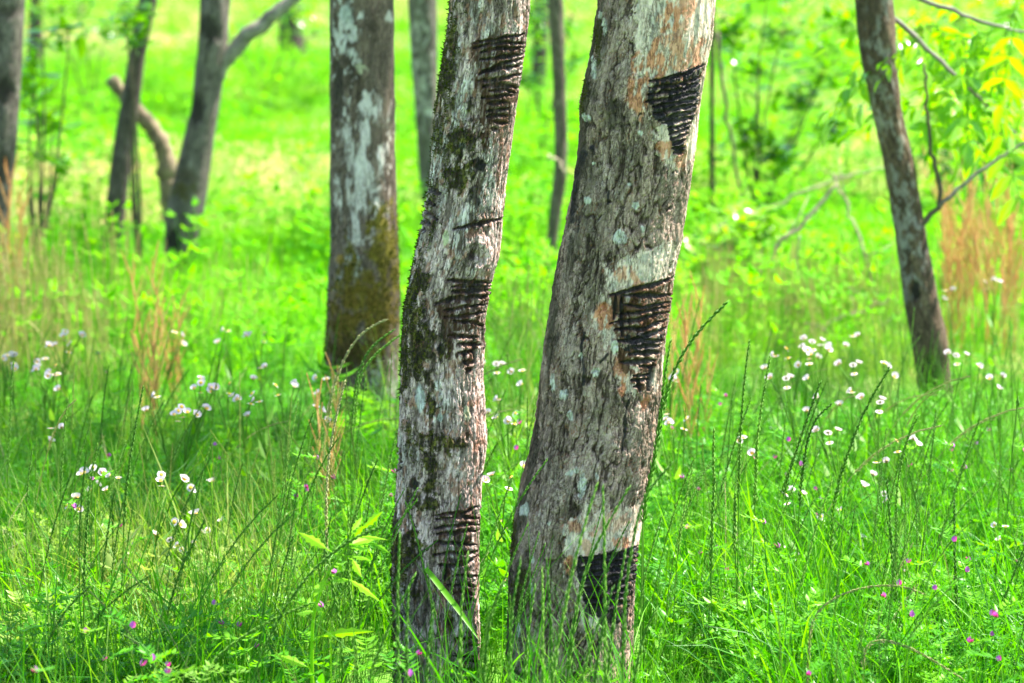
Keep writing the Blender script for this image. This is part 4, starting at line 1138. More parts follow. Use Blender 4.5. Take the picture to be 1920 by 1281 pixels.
def scatter(name, label, cat, pts, rotz, scl, tilt, dry, idx, templates):
    """one stuff object: plants instanced on the points of a mesh"""
    me = bpy.data.meshes.new(name)
    me.vertices.add(len(pts)); me.vertices.foreach_set('co', pts.astype(np.float32).ravel())
    a = me.attributes.new('rot', 'FLOAT_VECTOR', 'POINT')
    a.data.foreach_set('vector', np.stack([tilt[:, 0], tilt[:, 1], rotz], 1).astype(np.float32).ravel())
    for k, v in (('scl', scl), ('dry', dry)):
        a = me.attributes.new(k, 'FLOAT', 'POINT'); a.data.foreach_set('value', v.astype(np.float32))
    a = me.attributes.new('idx', 'INT', 'POINT'); a.data.foreach_set('value', idx.astype(np.int32))
    o = link(name, me)
    ng = bpy.data.node_groups.new(name, 'GeometryNodeTree')
    ng.interface.new_socket('Geometry', in_out='INPUT', socket_type='NodeSocketGeometry')
    ng.interface.new_socket('Geometry', in_out='OUTPUT', socket_type='NodeSocketGeometry')
    gi, go = ng.nodes.new('NodeGroupInput'), ng.nodes.new('NodeGroupOutput')
    jn = ng.nodes.new('GeometryNodeJoinGeometry')

    def attr(nm, ty):
        n = ng.nodes.new('GeometryNodeInputNamedAttribute'); n.data_type = ty; n.inputs['Name'].default_value = nm
        return n.outputs['Attribute']
    ar, as_, ai = attr('rot', 'FLOAT_VECTOR'), attr('scl', 'FLOAT'), attr('idx', 'INT')
    e2r = ng.nodes.new('FunctionNodeEulerToRotation'); ng.links.new(ar, e2r.inputs[0])
    for k, t in enumerate(templates):
        cmp_ = ng.nodes.new('FunctionNodeCompare'); cmp_.data_type = 'INT'; cmp_.operation = 'EQUAL'
        ints = [s for s in cmp_.inputs if s.type == 'INT']
        ng.links.new(ai, ints[0]); ints[1].default_value = k
        oi = ng.nodes.new('GeometryNodeObjectInfo'); oi.inputs['Object'].default_value = t; oi.inputs['As Instance'].default_value = True
        ip = ng.nodes.new('GeometryNodeInstanceOnPoints')
        ng.links.new(gi.outputs[0], ip.inputs['Points']); ng.links.new(cmp_.outputs[0], ip.inputs['Selection'])
        ng.links.new(oi.outputs['Geometry'], ip.inputs['Instance'])
        ng.links.new(e2r.outputs[0], ip.inputs['Rotation']); ng.links.new(as_, ip.inputs['Scale'])
        ng.links.new(ip.outputs[0], jn.inputs[0])
    ng.links.new(jn.outputs[0], go.inputs[0])
    md = o.modifiers.new('scatter', 'NODES'); md.node_group = ng
    tag(o, label, cat, kind='stuff')
    return o


def field_points(y0, y1, dens, margin, rng, clear=True):
    """random points in the wedge the camera sees, widened by a margin on both sides"""
    hw1 = 0.18 * y1 + margin
    n = int(dens * (y1 - y0) * 2 * hw1)
    y = rng.uniform(y0, y1, n); x = rng.uniform(-hw1, hw1, n)
    k = np.abs(x) < 0.18 * y + margin
    x, y = x[k], y[k]
    return x, y


TRUNK_XY = [(float(at(820, 1300, 4.92)[0]), 4.92, 0.10), (float(at(1060, 1300, 4.86)[0]), 4.86, 0.14), (float(at(680, 850, 7.26)[0]), 7.26, 0.12), (float(at(1763, 830, 7.66)[0]), 7.66, 0.08)]


def off_trunks(x, y):
    k = np.ones(len(x), bool)
    for tx, ty, r in TRUNK_XY: k &= np.hypot(x - tx, y - ty) > r
    return k


def meadow():
    rng = np.random.default_rng(5)
    # tall meadow, near and middle
    keys = ['bladeA', 'bladeB', 'bladeC', 'stalkA', 'stalkB', 'herbA', 'herbB', 'broad', 'straw', 'bladeD']
    x, y = field_points(2.7, 8.7, 290, 1.0, rng)
    k = off_trunks(x, y); x, y = x[k], y[k]
    n = len(x)
    pn = fbm(x * 1.3 + 20, y * 0.9 + 5, 3, 3)
    w = np.zeros((n, len(keys)))
    w[:, 0] = 2.0; w[:, 1] = 3.2; w[:, 2] = 1.2; w[:, 3] = 0.8 * (pn < 0.56); w[:, 4] = 0.45; w[:, 5] = 0.9 + 1.2 * (pn > 0.52); w[:, 6] = 0.7 + 0.9 * (pn > 0.5); w[:, 7] = 0.25 + 0.3 * (pn > 0.5) * (y > 5); w[:, 8] = 0.2; w[:, 9] = 2.2 * (y < 6.5)
    near = y < 4.1
    for c in (3, 4, 8): w[near, c] *= 0.3
    w /= w.sum(1)[:, None]
    idx = (np.cumsum(w, 1) < rng.uniform(size=(n, 1))).sum(1)
    scl = rng.uniform(0.75, 1.15, n) * (0.9 + 0.35 * (fbm(x * 0.9, y * 0.9, 8, 3) - 0.5))
    strip = (np.abs(x - 0.05) < 0.36)
    scl *= np.where(strip, np.interp(y, [2.7, 4.0, 4.4, 4.85, 5.1], [0.7, 0.7, 0.55, 0.45, 0.9]), np.interp(y, [2.7, 4.0, 4.6, 5.2, 6.0, 7.2, 8.7], [0.72, 0.8, 0.95, 0.92, 0.75, 0.6, 0.4]))
    gap = (np.abs(960 + FPX * x / y - 640) < 105) & (y > 3.2) & (y < 4.6)
    scl = np.where(gap, scl * 0.42, scl)
    up = strip & (y > 3.7) & (y < 4.75) & np.isin(idx, [0, 1, 9]) & (rng.uniform(size=n) < 0.22)
    scl = np.where(up, rng.uniform(0.7, 1.0, n), scl)
    tilt = rng.normal(0, 0.09, (n, 2)); tilt[:, 1] += 0.08
    pts = np.stack([x, y, gz(x, y)], 1)
    scatter('meadow_grass', 'tall bright green meadow grass with seed heads and leafy vetch underneath', 'grass', pts, rng.uniform(0, 6.28, n), scl, tilt, np.clip((fbm(x * 2.2, y * 2.2, 9, 3) - 0.62) * 3, 0, 0.5), idx, [T[q] for q in keys])
    # short meadow running to the far trees
    xa, ya = field_points(8.2, 16, 62, 1.2, rng); x, y = field_points(16, 30, 30, 2.0, rng); x, y = np.concatenate([xa, x]), np.concatenate([ya, y])
    x2, y2 = field_points(30, 60, 7, 3.0, rng)
    x, y = np.concatenate([x, x2]), np.concatenate([y, y2]); n = len(x)
    dry = np.clip((fbm(x * 0.28 + 9, y * 0.55 + 2, 12, 3) - 0.50) * 7, 0, 1) * 0.9
    px = 960 + FPX * x / y
    for cx, cy, rx, ry in [(-1.15, 12.6, 0.35, 0.25), (-1.6, 12.8, 0.4, 0.25), (-1.9, 15.0, 1.2, 0.5), (-0.9, 14.2, 0.6, 0.4)]:
        dry = np.maximum(dry, 1 - sst(0.7, 1.2, np.hypot((x - cx) / rx, (y - cy) / ry)))
    idx = (rng.uniform(size=n) < 0.2).astype(int)
    scl = rng.uniform(0.7, 1.3, n) * np.where(y > 30, 1.9, 1.0) * (1 - 0.45 * dry)
    scatter('short_meadow', 'short lime green meadow with tan dry patches stretching between the far trees', 'grass', np.stack([x, y, gz(x, y)], 1), rng.uniform(0, 6.28, n), scl, rng.normal(0, 0.12, (n, 2)), dry, idx, [T['farA'], T['farB']])
    # dry stalk thickets
    P = []
    for (pa, pb, ya, yb, cnt) in [(-160, 110, 7.6, 8.8, 40), (110, 330, 8.0, 9.2, 16), (330, 520, 8.4, 9.4, 10), (1290, 1700, 8.4, 9.8, 66), (920, 1020, 8.4, 9.6, 8), (1760, 2100, 8.3, 9.4, 16)]:
        yy = rng.uniform(ya, yb, cnt); xx = (rng.uniform(pa, pb, cnt) - 960) / FPX * yy
        P.append(np.stack([xx, yy, gz(xx, yy)], 1))
    P = np.concatenate(P); n = len(P)
    short = np.where(P[:, 0] < -1.15, 0.95, 0.62)
    scatter('dry_grass', 'thickets of tan dry grass stalks behind the green meadow', 'dry grass', P, rng.uniform(0, 6.28, n), rng.uniform(0.7, 1.1, n) * short, rng.normal(0, 0.06, (n, 2)), np.zeros(n), np.zeros(n, int), [T['dryA']])


meadow()


# ------------------------------------------------------------------ single plants
def fleabane_templates(k, seed):
    out = []
    for v in range(k):
        rng = np.random.default_rng(seed + v)
        root = bpy.data.objects.new('fleabane', None); root.empty_display_size = 0.05
        st = MB(); c = blade_curve(rng, (0.40, 0.42, 0.28, 0.30, 0.18)[v % 5], rng.uniform(0, 6.28), 0.05, 0.2, 7)
        st.tube(c, np.linspace(0.002, 0.0013, 7), 4, 0.4)
        heads = []
        for q in range(int(rng.integers(3, 6))):
            a = q * 2.2 + rng.normal(0, 0.3)
            tip = c[-1] + np.array([math.cos(a) * rng.uniform(0.012, 0.03), math.sin(a) * rng.uniform(0.012, 0.03), rng.uniform(0.0, 0.03)])
            st.tube([c[4], (c[5] + tip) / 2, tip], [0.0012, 0.001, 0.0009], 3, 0.5, False)
            heads.append(tip)
        for q in range(6):
            a = rng.uniform(0, 6.28); d = np.array([math.cos(a), math.sin(a), 0.5])
            st.leaf(c[q % 5], d, np.cross(d, [0, 0, 1]), 0.05, 0.012, rng.uniform(0, 1), 0.2, 0.3)
        parts = [('stem', st.mesh('stem', M['stalk']), None)]
        for tip in heads:
            nrm = np.array([rng.normal(0, 0.6), rng.normal(0.0, 0.6), 0.8]); nrm /= np.linalg.norm(nrm)
            e1 = np.cross(nrm, [1, 0.2, 0]); e1 /= np.linalg.norm(e1); e2 = np.cross(nrm, e1)
            pm = MB(); R = rng.uniform(0.0065, 0.0090)
            cup = rng.uniform(0.0, 0.8)
            for j in range(26):
                a = j / 26 * 6.283; d = (e1 * math.cos(a) + e2 * math.sin(a)); s = np.cross(nrm, d)
                r0, r1 = tip + d * R * 0.3, tip + d * R * rng.uniform(0.9, 1.05) + nrm * R * cup
                pm.add([r0 - s * 0.0006, r0 + s * 0.0006, r1 + s * 0.0009, r1 - s * 0.0009], [(0, 1, 2, 3)], rng.uniform(0, 1))
            dm = MB(); rings = []
            for f, hh in ((0.5, 0.02), (0.44, 0.2), (0.25, 0.32)):
                rings += [tip + nrm * R * hh + (e1 * math.cos(b) + e2 * math.sin(b)) * R * f for b in np.linspace(0, 6.283, 9)[:-1]]
            fs = [(i * 8 + j, i * 8 + (j + 1) % 8, (i + 1) * 8 + (j + 1) % 8, (i + 1) * 8 + j) for i in range(2) for j in range(8)] + [tuple(range(16, 24))]
            dm.add(rings, fs)
            parts.append(('flower', pm.mesh('flower', M['petal']), dm.mesh('disc', M['disc'])))
        out.append(parts)
    return out


def vetch_templates(k, seed):
    out = []
    for v in range(k):
        rng = np.random.default_rng(seed + v)
        st = MB(); c = blade_curve(rng, rng.uniform(0.2, 0.36), rng.uniform(0, 6.28), 0.25, 0.4, 7)
        st.tube(c, np.linspace(0.0013, 0.0009, 7), 3, 0.4, False)
        for i in range(1, 7):
            a = rng.uniform(0, 6.28)
            pinnate(st, rng, c[i], np.array([math.cos(a), math.sin(a), 0.6]), rng.uniform(0.04, 0.06), 10, 0.006, rng.uniform(0, 1))
        parts = [('stem', st.mesh('stem', M['herb']), None)]
        for q in range(int(rng.integers(1, 3))):
            p = c[-1 - q] + rng.normal(0, 0.004, 3) + np.array([0, 0, 0.004])
            a = rng.uniform(0, 6.28); d = np.array([math.cos(a), math.sin(a), 0.4]); d /= np.linalg.norm(d); s = np.cross(d, [0, 0, 1.0]); up = np.cross(s, d)
            fm = MB(); Lf = rng.uniform(0.009, 0.0125)
            fm.leaf(p, d, s, Lf, 0.006, 0.5, 0.5, 0.3); fm.leaf(p, d + up * 0.15 + s * 0.25, s, Lf * 0.9, 0.005, 0.5, 0.4, 0.2); fm.leaf(p, d + up * 0.15 - s * 0.25, s, Lf * 0.9, 0.005, 0.5, 0.4, 0.2)
            bm_ = MB(); bm_.leaf(p, d * 0.6 + up, s, Lf * 0.85, 0.0075, 0.5, -0.25, -0.2)
            parts.append(('flower', fm.mesh('flower', M['vetch']), bm_.mesh('banner', M['vetch2'])))
        out.append(parts)
    return out


def place_parts(name, parts, loc, rz, scl, label, cat, group, tilt=(0, 0)):
    root = empty(name, loc)
    root.rotation_euler = (tilt[0], tilt[1], rz); root.scale = (scl, scl, scl)
    tag(root, label, cat, group)
    for nm, me, sub in parts:
        o = link(nm, me, root)
        if sub is not None: link('disc' if 'disc' in sub.name else 'banner', sub, o)
    return root


def flowers():
    rng = np.random.default_rng(17)
    FT, VT = fleabane_templates(5, 50), vetch_templates(6, 70)

    def put_top(px, py, Y, tmpl, h, name, label, cat, grp, ymin=3.6):
        """stand a plant so that its top shows at the photo point"""
        for _ in range(6):                                   # walk along the sight line to the distance where the height fits
            p = at(px, py, Y); hh = p[2] - float(gz(p[0], p[1]))
            Y *= 1 + (hh - h) / max(0.3, (H - h)) * 0.7
        Y = max(ymin, min(Y, 10.5)); p = at(px, py, Y)
        hh = p[2] - float(gz(p[0], Y))
        if callable(tmpl): tmpl, h = tmpl(hh)
        place_parts(name, tmpl, (float(p[0]), Y, float(gz(p[0], Y))), rng.uniform(0, 6.28), max(0.4, min(1.4, hh / h)), label, cat, grp, (rng.normal(0, 0.06), rng.normal(0, 0.06)))
    lab1 = 'fleabane with white daisy heads and yellow centres among the grass'
    spots = [(15, 668), (40, 675), (95, 672), (115, 690), (85, 700), (130, 680), (335, 710), (350, 725), (325, 735), (470, 745), (520, 728), (535, 735), (515, 765), (465, 755), (735, 718), (170, 895), (185, 905), (175, 920), (345, 990), (355, 1005), (385, 1015), (330, 1025),
             (185, 1070), (925, 905), (945, 903), (950, 930), (935, 1000), (930, 1105), (920, 1120), (940, 1145), (925, 1165), (930, 1215), (985, 705), (955, 710), (1245, 775), (1255, 795), (1278, 795), (1490, 675), (1510, 685), (1535, 690), (1470, 680), (1555, 660), (1620, 705), (1655, 700), (1800, 680), (1820, 682), (1570, 690), (1660, 745), (1600, 650),
             (1512, 960), (1535, 965), (1730, 1065), (1745, 1072), (1640, 1010), (1880, 690), (1870, 555), (1795, 550), (290, 790), (265, 620), (90, 655), (620, 720), (960, 790), (975, 770), (1445, 1165), (1460, 1170), (1750, 1075), (1815, 1180), (1840, 1190)]
    spots += [(float(rng.uniform(0, 600)), float(rng.uniform(640, 1100))) for _ in range(9)] + [(float(rng.uniform(1260, 1900)), float(rng.uniform(620, 1100))) for _ in range(12)]
    for k, (px, py) in enumerate(spots):
        px += rng.normal(0, 8); py += rng.normal(0, 14)
        pick = lambda hh, k=k: (FT[k % 2], 0.42) if hh > 0.35 else ((FT[2 + k % 2], 0.30) if hh > 0.24 else (FT[4], 0.19))
        put_top(px, py, 6.5, pick, 0.31, 'fleabane', lab1, 'flower', 'white fleabane flowers in the meadow', 5.15 + 0.5 * rng.uniform())
    lab2 = 'purple-pink vetch with feathery leaves low in the grass'
    vs_ = [(430, 818), (555, 888), (545, 1155), (630, 1220), (420, 1245), (415, 1270), (470, 1120), (115, 1270), (240, 1270), (365, 1200), (5, 1255), (1420, 985), (1530, 925), (1700, 800), (1720, 845), (1810, 825), (1870, 865), (1875, 840), (1780, 790), (1860, 980), (1755, 1130), (1885, 1090), (1670, 1175), (1455, 1225), (1330, 700), (1490, 820), (1635, 1055), (1820, 990), (1590, 880),
           (1545, 810), (500, 860), (270, 800), (230, 690), (700, 890), (960, 860), (985, 905), (1600, 1240), (1860, 1205), (1600, 1130), (1880, 1155), (1905, 1090), (580, 1105), (640, 1150), (175, 1190), (60, 960), (310, 1170), (1530, 1010), (1700, 985), (1385, 865), (1440, 870), (1350, 800), (1395, 990), (720, 870), (330, 930)]
    for k, (px, py) in enumerate(vs_):
        put_top(px, py, 5.5, VT[k % 6], 0.27, 'vetch', lab2, 'flower', 'purple vetch flowers in the meadow')


flowers()


# sorrel: orange seeding stalks
def sorrels():
    rng = np.random.default_rng(23)
    tm = []
    for v in range(4):
        st, hd = MB(), MB()
        c = blade_curve(rng, rng.uniform(0.46, 0.6), rng.uniform(0, 6.28), 0.02, 0.12, 8)
        st.tube(c, np.linspace(0.003, 0.0012, 8), 4, 0.4)
        for i in range(3, 8):
            for q in range(3):
                a = rng.uniform(0, 6.28); d = np.array([math.cos(a) * 0.35, math.sin(a) * 0.35, 1]); L = rng.uniform(0.06, 0.13)
                pts = [c[i] + d * L * t for t in np.linspace(0, 1, 4)]
                add_head(hd, rng, pts, 12, 0.007, 0.0026, 1.0, rng.uniform(0.2, 0.9))
        tm.append((st.mesh('stem', M['sorrel']), hd.mesh('seed_spike', M['sorrel'])))
    for pa, pb, ya, yb, n, lab, grp in [(1770, 1925, 8.3, 9.4, 34, 'orange seeding sorrel stalk beside the leaning brown tree', 'orange sorrel by the leaning tree'), (255, 350, 6.8, 7.8, 11, 'tan-orange sorrel stalk in the grass before the grey forked tree', 'sorrel before the forked tree'), (-30, 40, 8.5, 9.3, 8, 'tall orange-tan sorrel stalk at the trunk with black tapping bands', 'sorrel at the banded trunk'), (1260, 1330, 6.4, 7.0, 6, 'small rusty sorrel stalk beside the thicker tapped tree', 'rusty sorrel by the tapped tree'), (560, 620, 5.6, 6.2, 3, 'small orange sorrel stalk behind the mugwort', 'sorrel behind the mugwort')]:
        for k in range(n):
            Y = rng.uniform(ya, yb); x = (rng.uniform(pa, pb) - 960) / FPX * Y
            root = empty('sorrel', (x, Y, float(gz(x, Y)))); root.rotation_euler = (rng.normal(0, 0.05), rng.normal(0, 0.06), rng.uniform(0, 6.28))
            s = rng.uniform(0.65, 1.0) * (0.72 if ya < 7 else 0.95); root.scale = (s, s, s)
            tag(root, lab, 'sorrel', grp)
            a, b = tm[k % 4]; link('stem', a, root); link('seed_spike', b, root)['kind'] = 'stuff'


sorrels()


# ------------------------------------------------------------------ single grass stalks in the sharp zone
def stalk_from_path(path, Y, head_from, label, mat='stalk', seed=0, group=None, nsp=26, sl=0.014, sw=0.0016, spread=0.3, r=0.0012, blades=(), dY=0.0):
    rng = np.random.default_rng(seed)
    x0, y0 = path[0]
    b = at(x0, y0, Y)
    g = np.array([b[0] + rng.normal(0, 0.01), Y, float(gz(b[0], Y)) - 0.01])
    pts = [at(p[0], p[1], Y + dY * i / len(path)) for i, p in enumerate(path)]
    P = np.array(([g] if b[2] > g[2] + 0.03 else []) + pts)
    L = np.concatenate([[0], np.cumsum(np.linalg.norm(np.diff(P, axis=0), axis=1))]); L /= L[-1]
    tt = np.linspace(0, 1, 26)
    Q = np.stack([np.interp(tt, L, P[:, c]) for c in range(3)], 1)
    for _ in range(3): Q[1:-1] = (Q[:-2] + 2 * Q[1:-1] + Q[2:]) / 4
    root = empty('grass_stalk', tuple(Q[0])); Q = Q - Q[0]
    tag(root, label, 'grass stalk', group)
    st = MB(); st.tube(Q, np.linspace(r, r * 0.5, 26), 5, rng.uniform(0.2, 0.8))
    link('stem', st.mesh('stem', M[mat]), root)
    if nsp:
        hd = MB(); i0 = int(26 * head_from)
        add_head(hd, rng, Q[i0:], nsp, sl, sw, spread, rng.uniform(0.2, 0.6))
        link('seed_head', hd.mesh('seed_head', M[mat]), root)
    for (bp, w) in blades:
        bl = MB(); B = np.array([at(p[0], p[1], Y - 0.03 * k) for k, p in enumerate(bp)]) - np.array(root.location)
        LL = np.concatenate([[0], np.cumsum(np.linalg.norm(np.diff(B, axis=0), axis=1))]); LL /= LL[-1]
        t2 = np.linspace(0, 1, 10); B = np.stack([np.interp(t2, LL, B[:, c]) for c in range(3)], 1)
        wd = w * np.array([0.7, 0.95, 1, 1, 1, 0.95, 0.85, 0.65, 0.4, 0.04])
        bl.ribbon(B, wd, (0.5, 0.6, 0.6), 0.7, 0.2)
        link('blade', bl.mesh('blade', M['grass']), root)
    return root


ZA = Z(1180, 560, 380 / 1281); ZB = Z(0, 600, 400 / 1507); ZC = Z(380, 600, 400 / 1507); ZD = Z(380, 940, 400 / 1503); ZE = Z(1180, 920, 380 / 1348); ZF = Z(1520, 920, 400 / 1419); ZG = Z(1520, 560, 400 / 1348); ZH = Z(0, 940, 400 / 1503)
specials = [
    (ZA([(85, 1281), (150, 1100), (200, 720), (260, 470), (370, 280), (480, 140), (610, 32)]), 4.80, 0.45, 'tall arching green grass stalk rising past the edge of the thicker tapped tree', 'stalk', 34, 0.017, 0.0022, 0.35),
    (ZA([(85, 1281), (160, 1000), (205, 640), (235, 400), (260, 270)]), 4.82, 0.7, 'short straight grass stalk touching the thicker tapped tree beside the arching one', 'stalk', 14, 0.013, 0.0014, 0.2),
    (ZA([(690, 1281), (695, 1000), (715, 650), (735, 430), (758, 275)]), 4.95, 0.55, 'straight solitary dark grass spike to the side of the arching stalk', 'stalk', 40, 0.010, 0.0015, 0.25),
    (ZA([(795, 1281), (800, 1000), (820, 760), (860, 540), (890, 370)]), 4.95, 0.55, 'brownish green grass spike next to the straight solitary dark one', 'stalk', 40, 0.011, 0.0017, 0.3),
    (ZA([(535, 1281), (530, 1000), (535, 830)]), 4.9, 0.75, 'shorter pale green grass spike between the arching stalk and the solitary dark spike', 'stalk', 18, 0.011, 0.0016, 0.25),
    (ZA([(960, 1281), (1010, 1100), (1100, 830), (1205, 535)]), 5.1, 0.6, 'leaning grass spike crossing a drooping one', 'stalk', 34, 0.012, 0.0017, 0.3),
    (ZA([(1075, 1281), (1100, 1050), (1130, 850), (1200, 690), (1275, 672)]), 5.1, 0.6, 'grass spike whose tip droops over sideways', 'stalk', 30, 0.012, 0.0017, 0.3),
    (ZE([(735, 1160), (715, 700), (700, 300), (705, 30)]), 4.85, 0.72, 'dense dark foxtail-like grass spike in the clearing beside the thicker tapped tree', 'stalk', 44, 0.012, 0.0022, 0.3),
    (ZE([(545, 900), (545, 500), (550, 200), (560, 0), (570, -90)]), 4.8, 0.6, 'upright twin grass stalk close beside the foxtail-like spike', 'stalk', 30, 0.013, 0.0018, 0.3),
    (ZB([(880, 1281), (930, 900), (975, 650), (1010, 480)]), 5.05, 0.5, 'dark upright grass spike among white fleabane near the forked tree', 'stalk', 34, 0.010, 0.0015, 0.25),
    (ZC([(870, 1281), (890, 950), (960, 600), (1005, 440)]), 5.15, 0.3, 'pale pinkish grass spike in front of the mossy tree foot', 'straw', 46, 0.010, 0.0017, 0.3),
    (ZC([(850, 850), (930, 420), (1070, 130), (1180, 30), (1290, 0)]), 5.7, 0.55, 'pale arching seed head bowing before the moss', 'straw', 30, 0.012, 0.0018, 0.3),
    (ZC([(1040, 900), (1080, 400), (1180, 170), (1345, 75)]), 5.6, 0.6, 'green arching seed head just under the pale bowing one', 'stalk', 26, 0.012, 0.0017, 0.3),
    (ZC([(1060, 900), (1100, 380), (1200, 250), (1390, 110)]), 5.65, 0.6, 'lower arching seed head reaching towards the whitish tapped tree', 'stalk', 26, 0.012, 0.0017, 0.3),
    (ZG([(140, 1281), (260, 900), (370, 640), (495, 445)]), 5.15, 0.35, 'leaning dark grass spike in front of the leaning brown tree', 'stalk', 44, 0.013, 0.0020, 0.35),
    (ZG([(540, 1200), (580, 1000), (620, 840), (680, 745)]), 5.1, 0.4, 'slim grass spike bent at the tip near the leaning brown tree foot', 'stalk', 26, 0.010, 0.0014, 0.3),
    (ZG([(1250, 1281), (1270, 1000), (1300, 720), (1310, 640)]), 5.2, 0.93, 'bare grass stem with a white tip', 'stalk', 5, 0.012, 0.002, 0.2),
    (ZF([(0, 830), (130, 720), (330, 640), (540, 620), (680, 645), (760, 690)]), 4.55, 0.3, 'long straw-coloured seed head arching flat over the vetch', 'straw', 22, 0.011, 0.0011, 0.25),
    (ZF([(350, 980), (560, 1000), (700, 1060), (850, 1150), (1020, 1260)]), 4.4, 0.45, 'seed head bowing down to the grass below the flat arching one', 'straw', 20, 0.011, 0.0011, 0.3),
    (ZF([(600, 1281), (580, 900), (540, 400), (520, 100), (510, -60)]), 4.8, 0.4, 'tall plaited-looking green grass spike above the flat arching seed head', 'stalk', 46, 0.013, 0.0018, 0.3),
    (ZF([(980, 1250), (980, 900), (960, 500), (955, 200), (955, 60)]), 4.85, 0.4, 'tall green grass spike between two patches of vetch', 'stalk', 46, 0.012, 0.0018, 0.3),
    (ZD([(560, 1281), (500, 800), (560, 480), (640, 240)]), 4.7, 0.3, 'thin leaning grass spike next to the mugwort', 'stalk', 40, 0.011, 0.0014, 0.25),
    (ZD([(990, 1281), (970, 850), (900, 520), (845, 220)]), 4.45, 0.35, 'grass spike leaning across the mugwort stem', 'stalk', 40, 0.013, 0.0018, 0.25),
    (ZD([(1085, 1100), (1040, 700), (1020, 300), (1030, 50)]), 4.4, 0.35, 'upright grass spike between mugwort and whitish tapped tree', 'stalk', 36, 0.012, 0.0016, 0.25),
    (ZD([(330, 1281), (520, 850), (700, 560), (870, 390), (1060, 250), (1270, 175)]), 4.3, 0.45, 'long grass spike arching right over the mugwort', 'stalk', 50, 0.013, 0.0018, 0.25),
    (ZD([(0, 1190), (200, 1010), (400, 880), (580, 790), (770, 715)]), 4.35, 0.35, 'low slanting grass spike crossing below the mugwort', 'stalk', 46, 0.012, 0.0016, 0.25),
    (ZH([(280, 1100), (380, 900), (480, 740), (625, 605)]), 4.5, 0.4, 'slanting dark grass spike over the vetch leaves', 'stalk', 30, 0.012, 0.0016, 0.2),
    (ZH([(590, 1100), (590, 600), (605, 250), (628, 0)]), 4.7, 0.55, 'upright dark grass spike above the slanting one', 'stalk', 40, 0.011, 0.0018, 0.25),
    (ZH([(1080, 1200), (1180, 800), (1260, 500), (1370, 280), (1440, 140)]), 4.6, 0.35, 'leaning grass spike in front of white fleabane heads', 'stalk', 40, 0.012, 0.0017, 0.3),
]
for k, (path, Y, hf, lab, mt, nsp, sl, sw, sp) in enumerate(specials):
    stalk_from_path(path, Y, hf, lab, mt, 300 + k, None, nsp, sl * 1.15, sw * 1.6, sp, 0.0016)
stalk_from_path(Z3([(460, 1281), (400, 980), (330, 680), (280, 470), (230, 320)]), 4.62, 0.5, 'grass stalk with a wide bright blade crossing the whitish tapped tree', 'stalk', 400, None, 34, 0.012, 0.0016, 0.2, 0.0013,
                [(Z3([(335, 670), (430, 790), (520, 905), (620, 1052)]), 0.0095)])
front = [[(1000, 1281), (1070, 900), (1150, 540), (1245, 230)], [(1080, 1281), (1150, 800), (1230, 560), (1410, 250)], [(1290, 1281), (1290, 700), (1285, 500), (1280, 250)], [(960, 1281), (960, 900), (955, 680)], [(1300, 1281), (1340, 900), (1397, 590)],
         [(1380, 1200), (1400, 760), (1450, 450), (1490, 260), (1640, 120)], [(780, 1281), (790, 900), (840, 640)], [(860, 1281), (880, 1000), (915, 780)], [(520, 1281), (520, 900), (560, 600)], [(190, 1281), (185, 800), (198, 490)], [(235, 1281), (235, 950), (245, 790)],
         [(20, 1281), (130, 1000), (275, 710)], [(1010, 1281), (1000, 900), (980, 640)], [(1230, 1281), (1290, 900), (1330, 780)], [(340, 1281), (350, 1050), (375, 880)], [(640, 1281), (680, 900), (740, 760)], [(1160, 1281), (1240, 980), (1290, 900)], [(1440, 1281), (1500, 1000), (1560, 900)]]
for k, p in enumerate(front):
    stalk_from_path(Z3(p), 4.05 + 0.25 * ((k * 37) % 10) / 10, 0.45, 'green grass spike standing close in front of the feet of the tapped trees', 'stalk', 420 + k, 'grass spikes in front of the tapped trees', 26, 0.019, 0.0024, 0.2, 0.0020)


def stalk_field():
    rng = np.random.default_rng(31)
    tm = []
    for v in range(8):
        L = rng.uniform(0.42, 0.56)
        c = blade_curve(rng, L, rng.normal(0.1, 0.7), 0.03, [0.1, 0.2, 0.35, 0.2, 0.5, 0.8, 1.2, 0.3][v], 12)
        st, hd, bl = MB(), MB(), MB()
        st.tube(c, np.linspace(0.0013, 0.0006, 12), 4, rng.uniform(0.2, 0.8), False)
        add_head(hd, rng, c[7:], 26, 0.011, 0.0015, 0.3, rng.uniform(0.2, 0.7))
        add_blade(bl, rng, c[3], rng.uniform(0.12, 0.22), 0.0042, rng.uniform(0, 6.28), 0.35, rng.uniform(0.3, 1.0), 7)
        mt = M['straw'] if v == 6 else M['stalk']
        tm.append((st.mesh('stem', mt), hd.mesh('seed_head', mt), bl.mesh('blade', M['grass'])))
    n = 0
    while n < 230:
        Y = rng.uniform(4.4, 7.4); x = rng.uniform(-0.18, 0.18) * Y
        if not off_trunks(np.array([x]), np.array([Y]))[0]: continue
        v = int(rng.integers(8))
        if v == 6 and Y < 5.2: v = 3
        root = empty('grass_stalk', (x, Y, float(gz(x, Y)) - 0.01))
        root.rotation_euler = (rng.normal(0, 0.06), rng.normal(0.06, 0.10), rng.uniform(-0.6, 0.6)); s = rng.uniform(0.75, 1.12) * np.interp(Y, [5, 7.4], [1.0, 0.7]); root.scale = (s, s, s)
        if v == 6: tag(root, 'straw-coloured grass stalk with a drooping seed head out in the meadow', 'grass stalk', 'straw stalks in the meadow')
        elif v in (4, 5): tag(root, 'slender green grass stalk bowing over at its seed head out in the meadow', 'grass stalk', 'bowing green grass stalks in the meadow')
        else: tag(root, 'slender upright green grass stalk with narrow seed head out in the meadow', 'grass stalk', 'upright green grass stalks in the meadow')
        for nm, me in zip(('stem', 'seed_head', 'blade'), tm[v]): link(nm, me, root)
        n += 1


stalk_field()


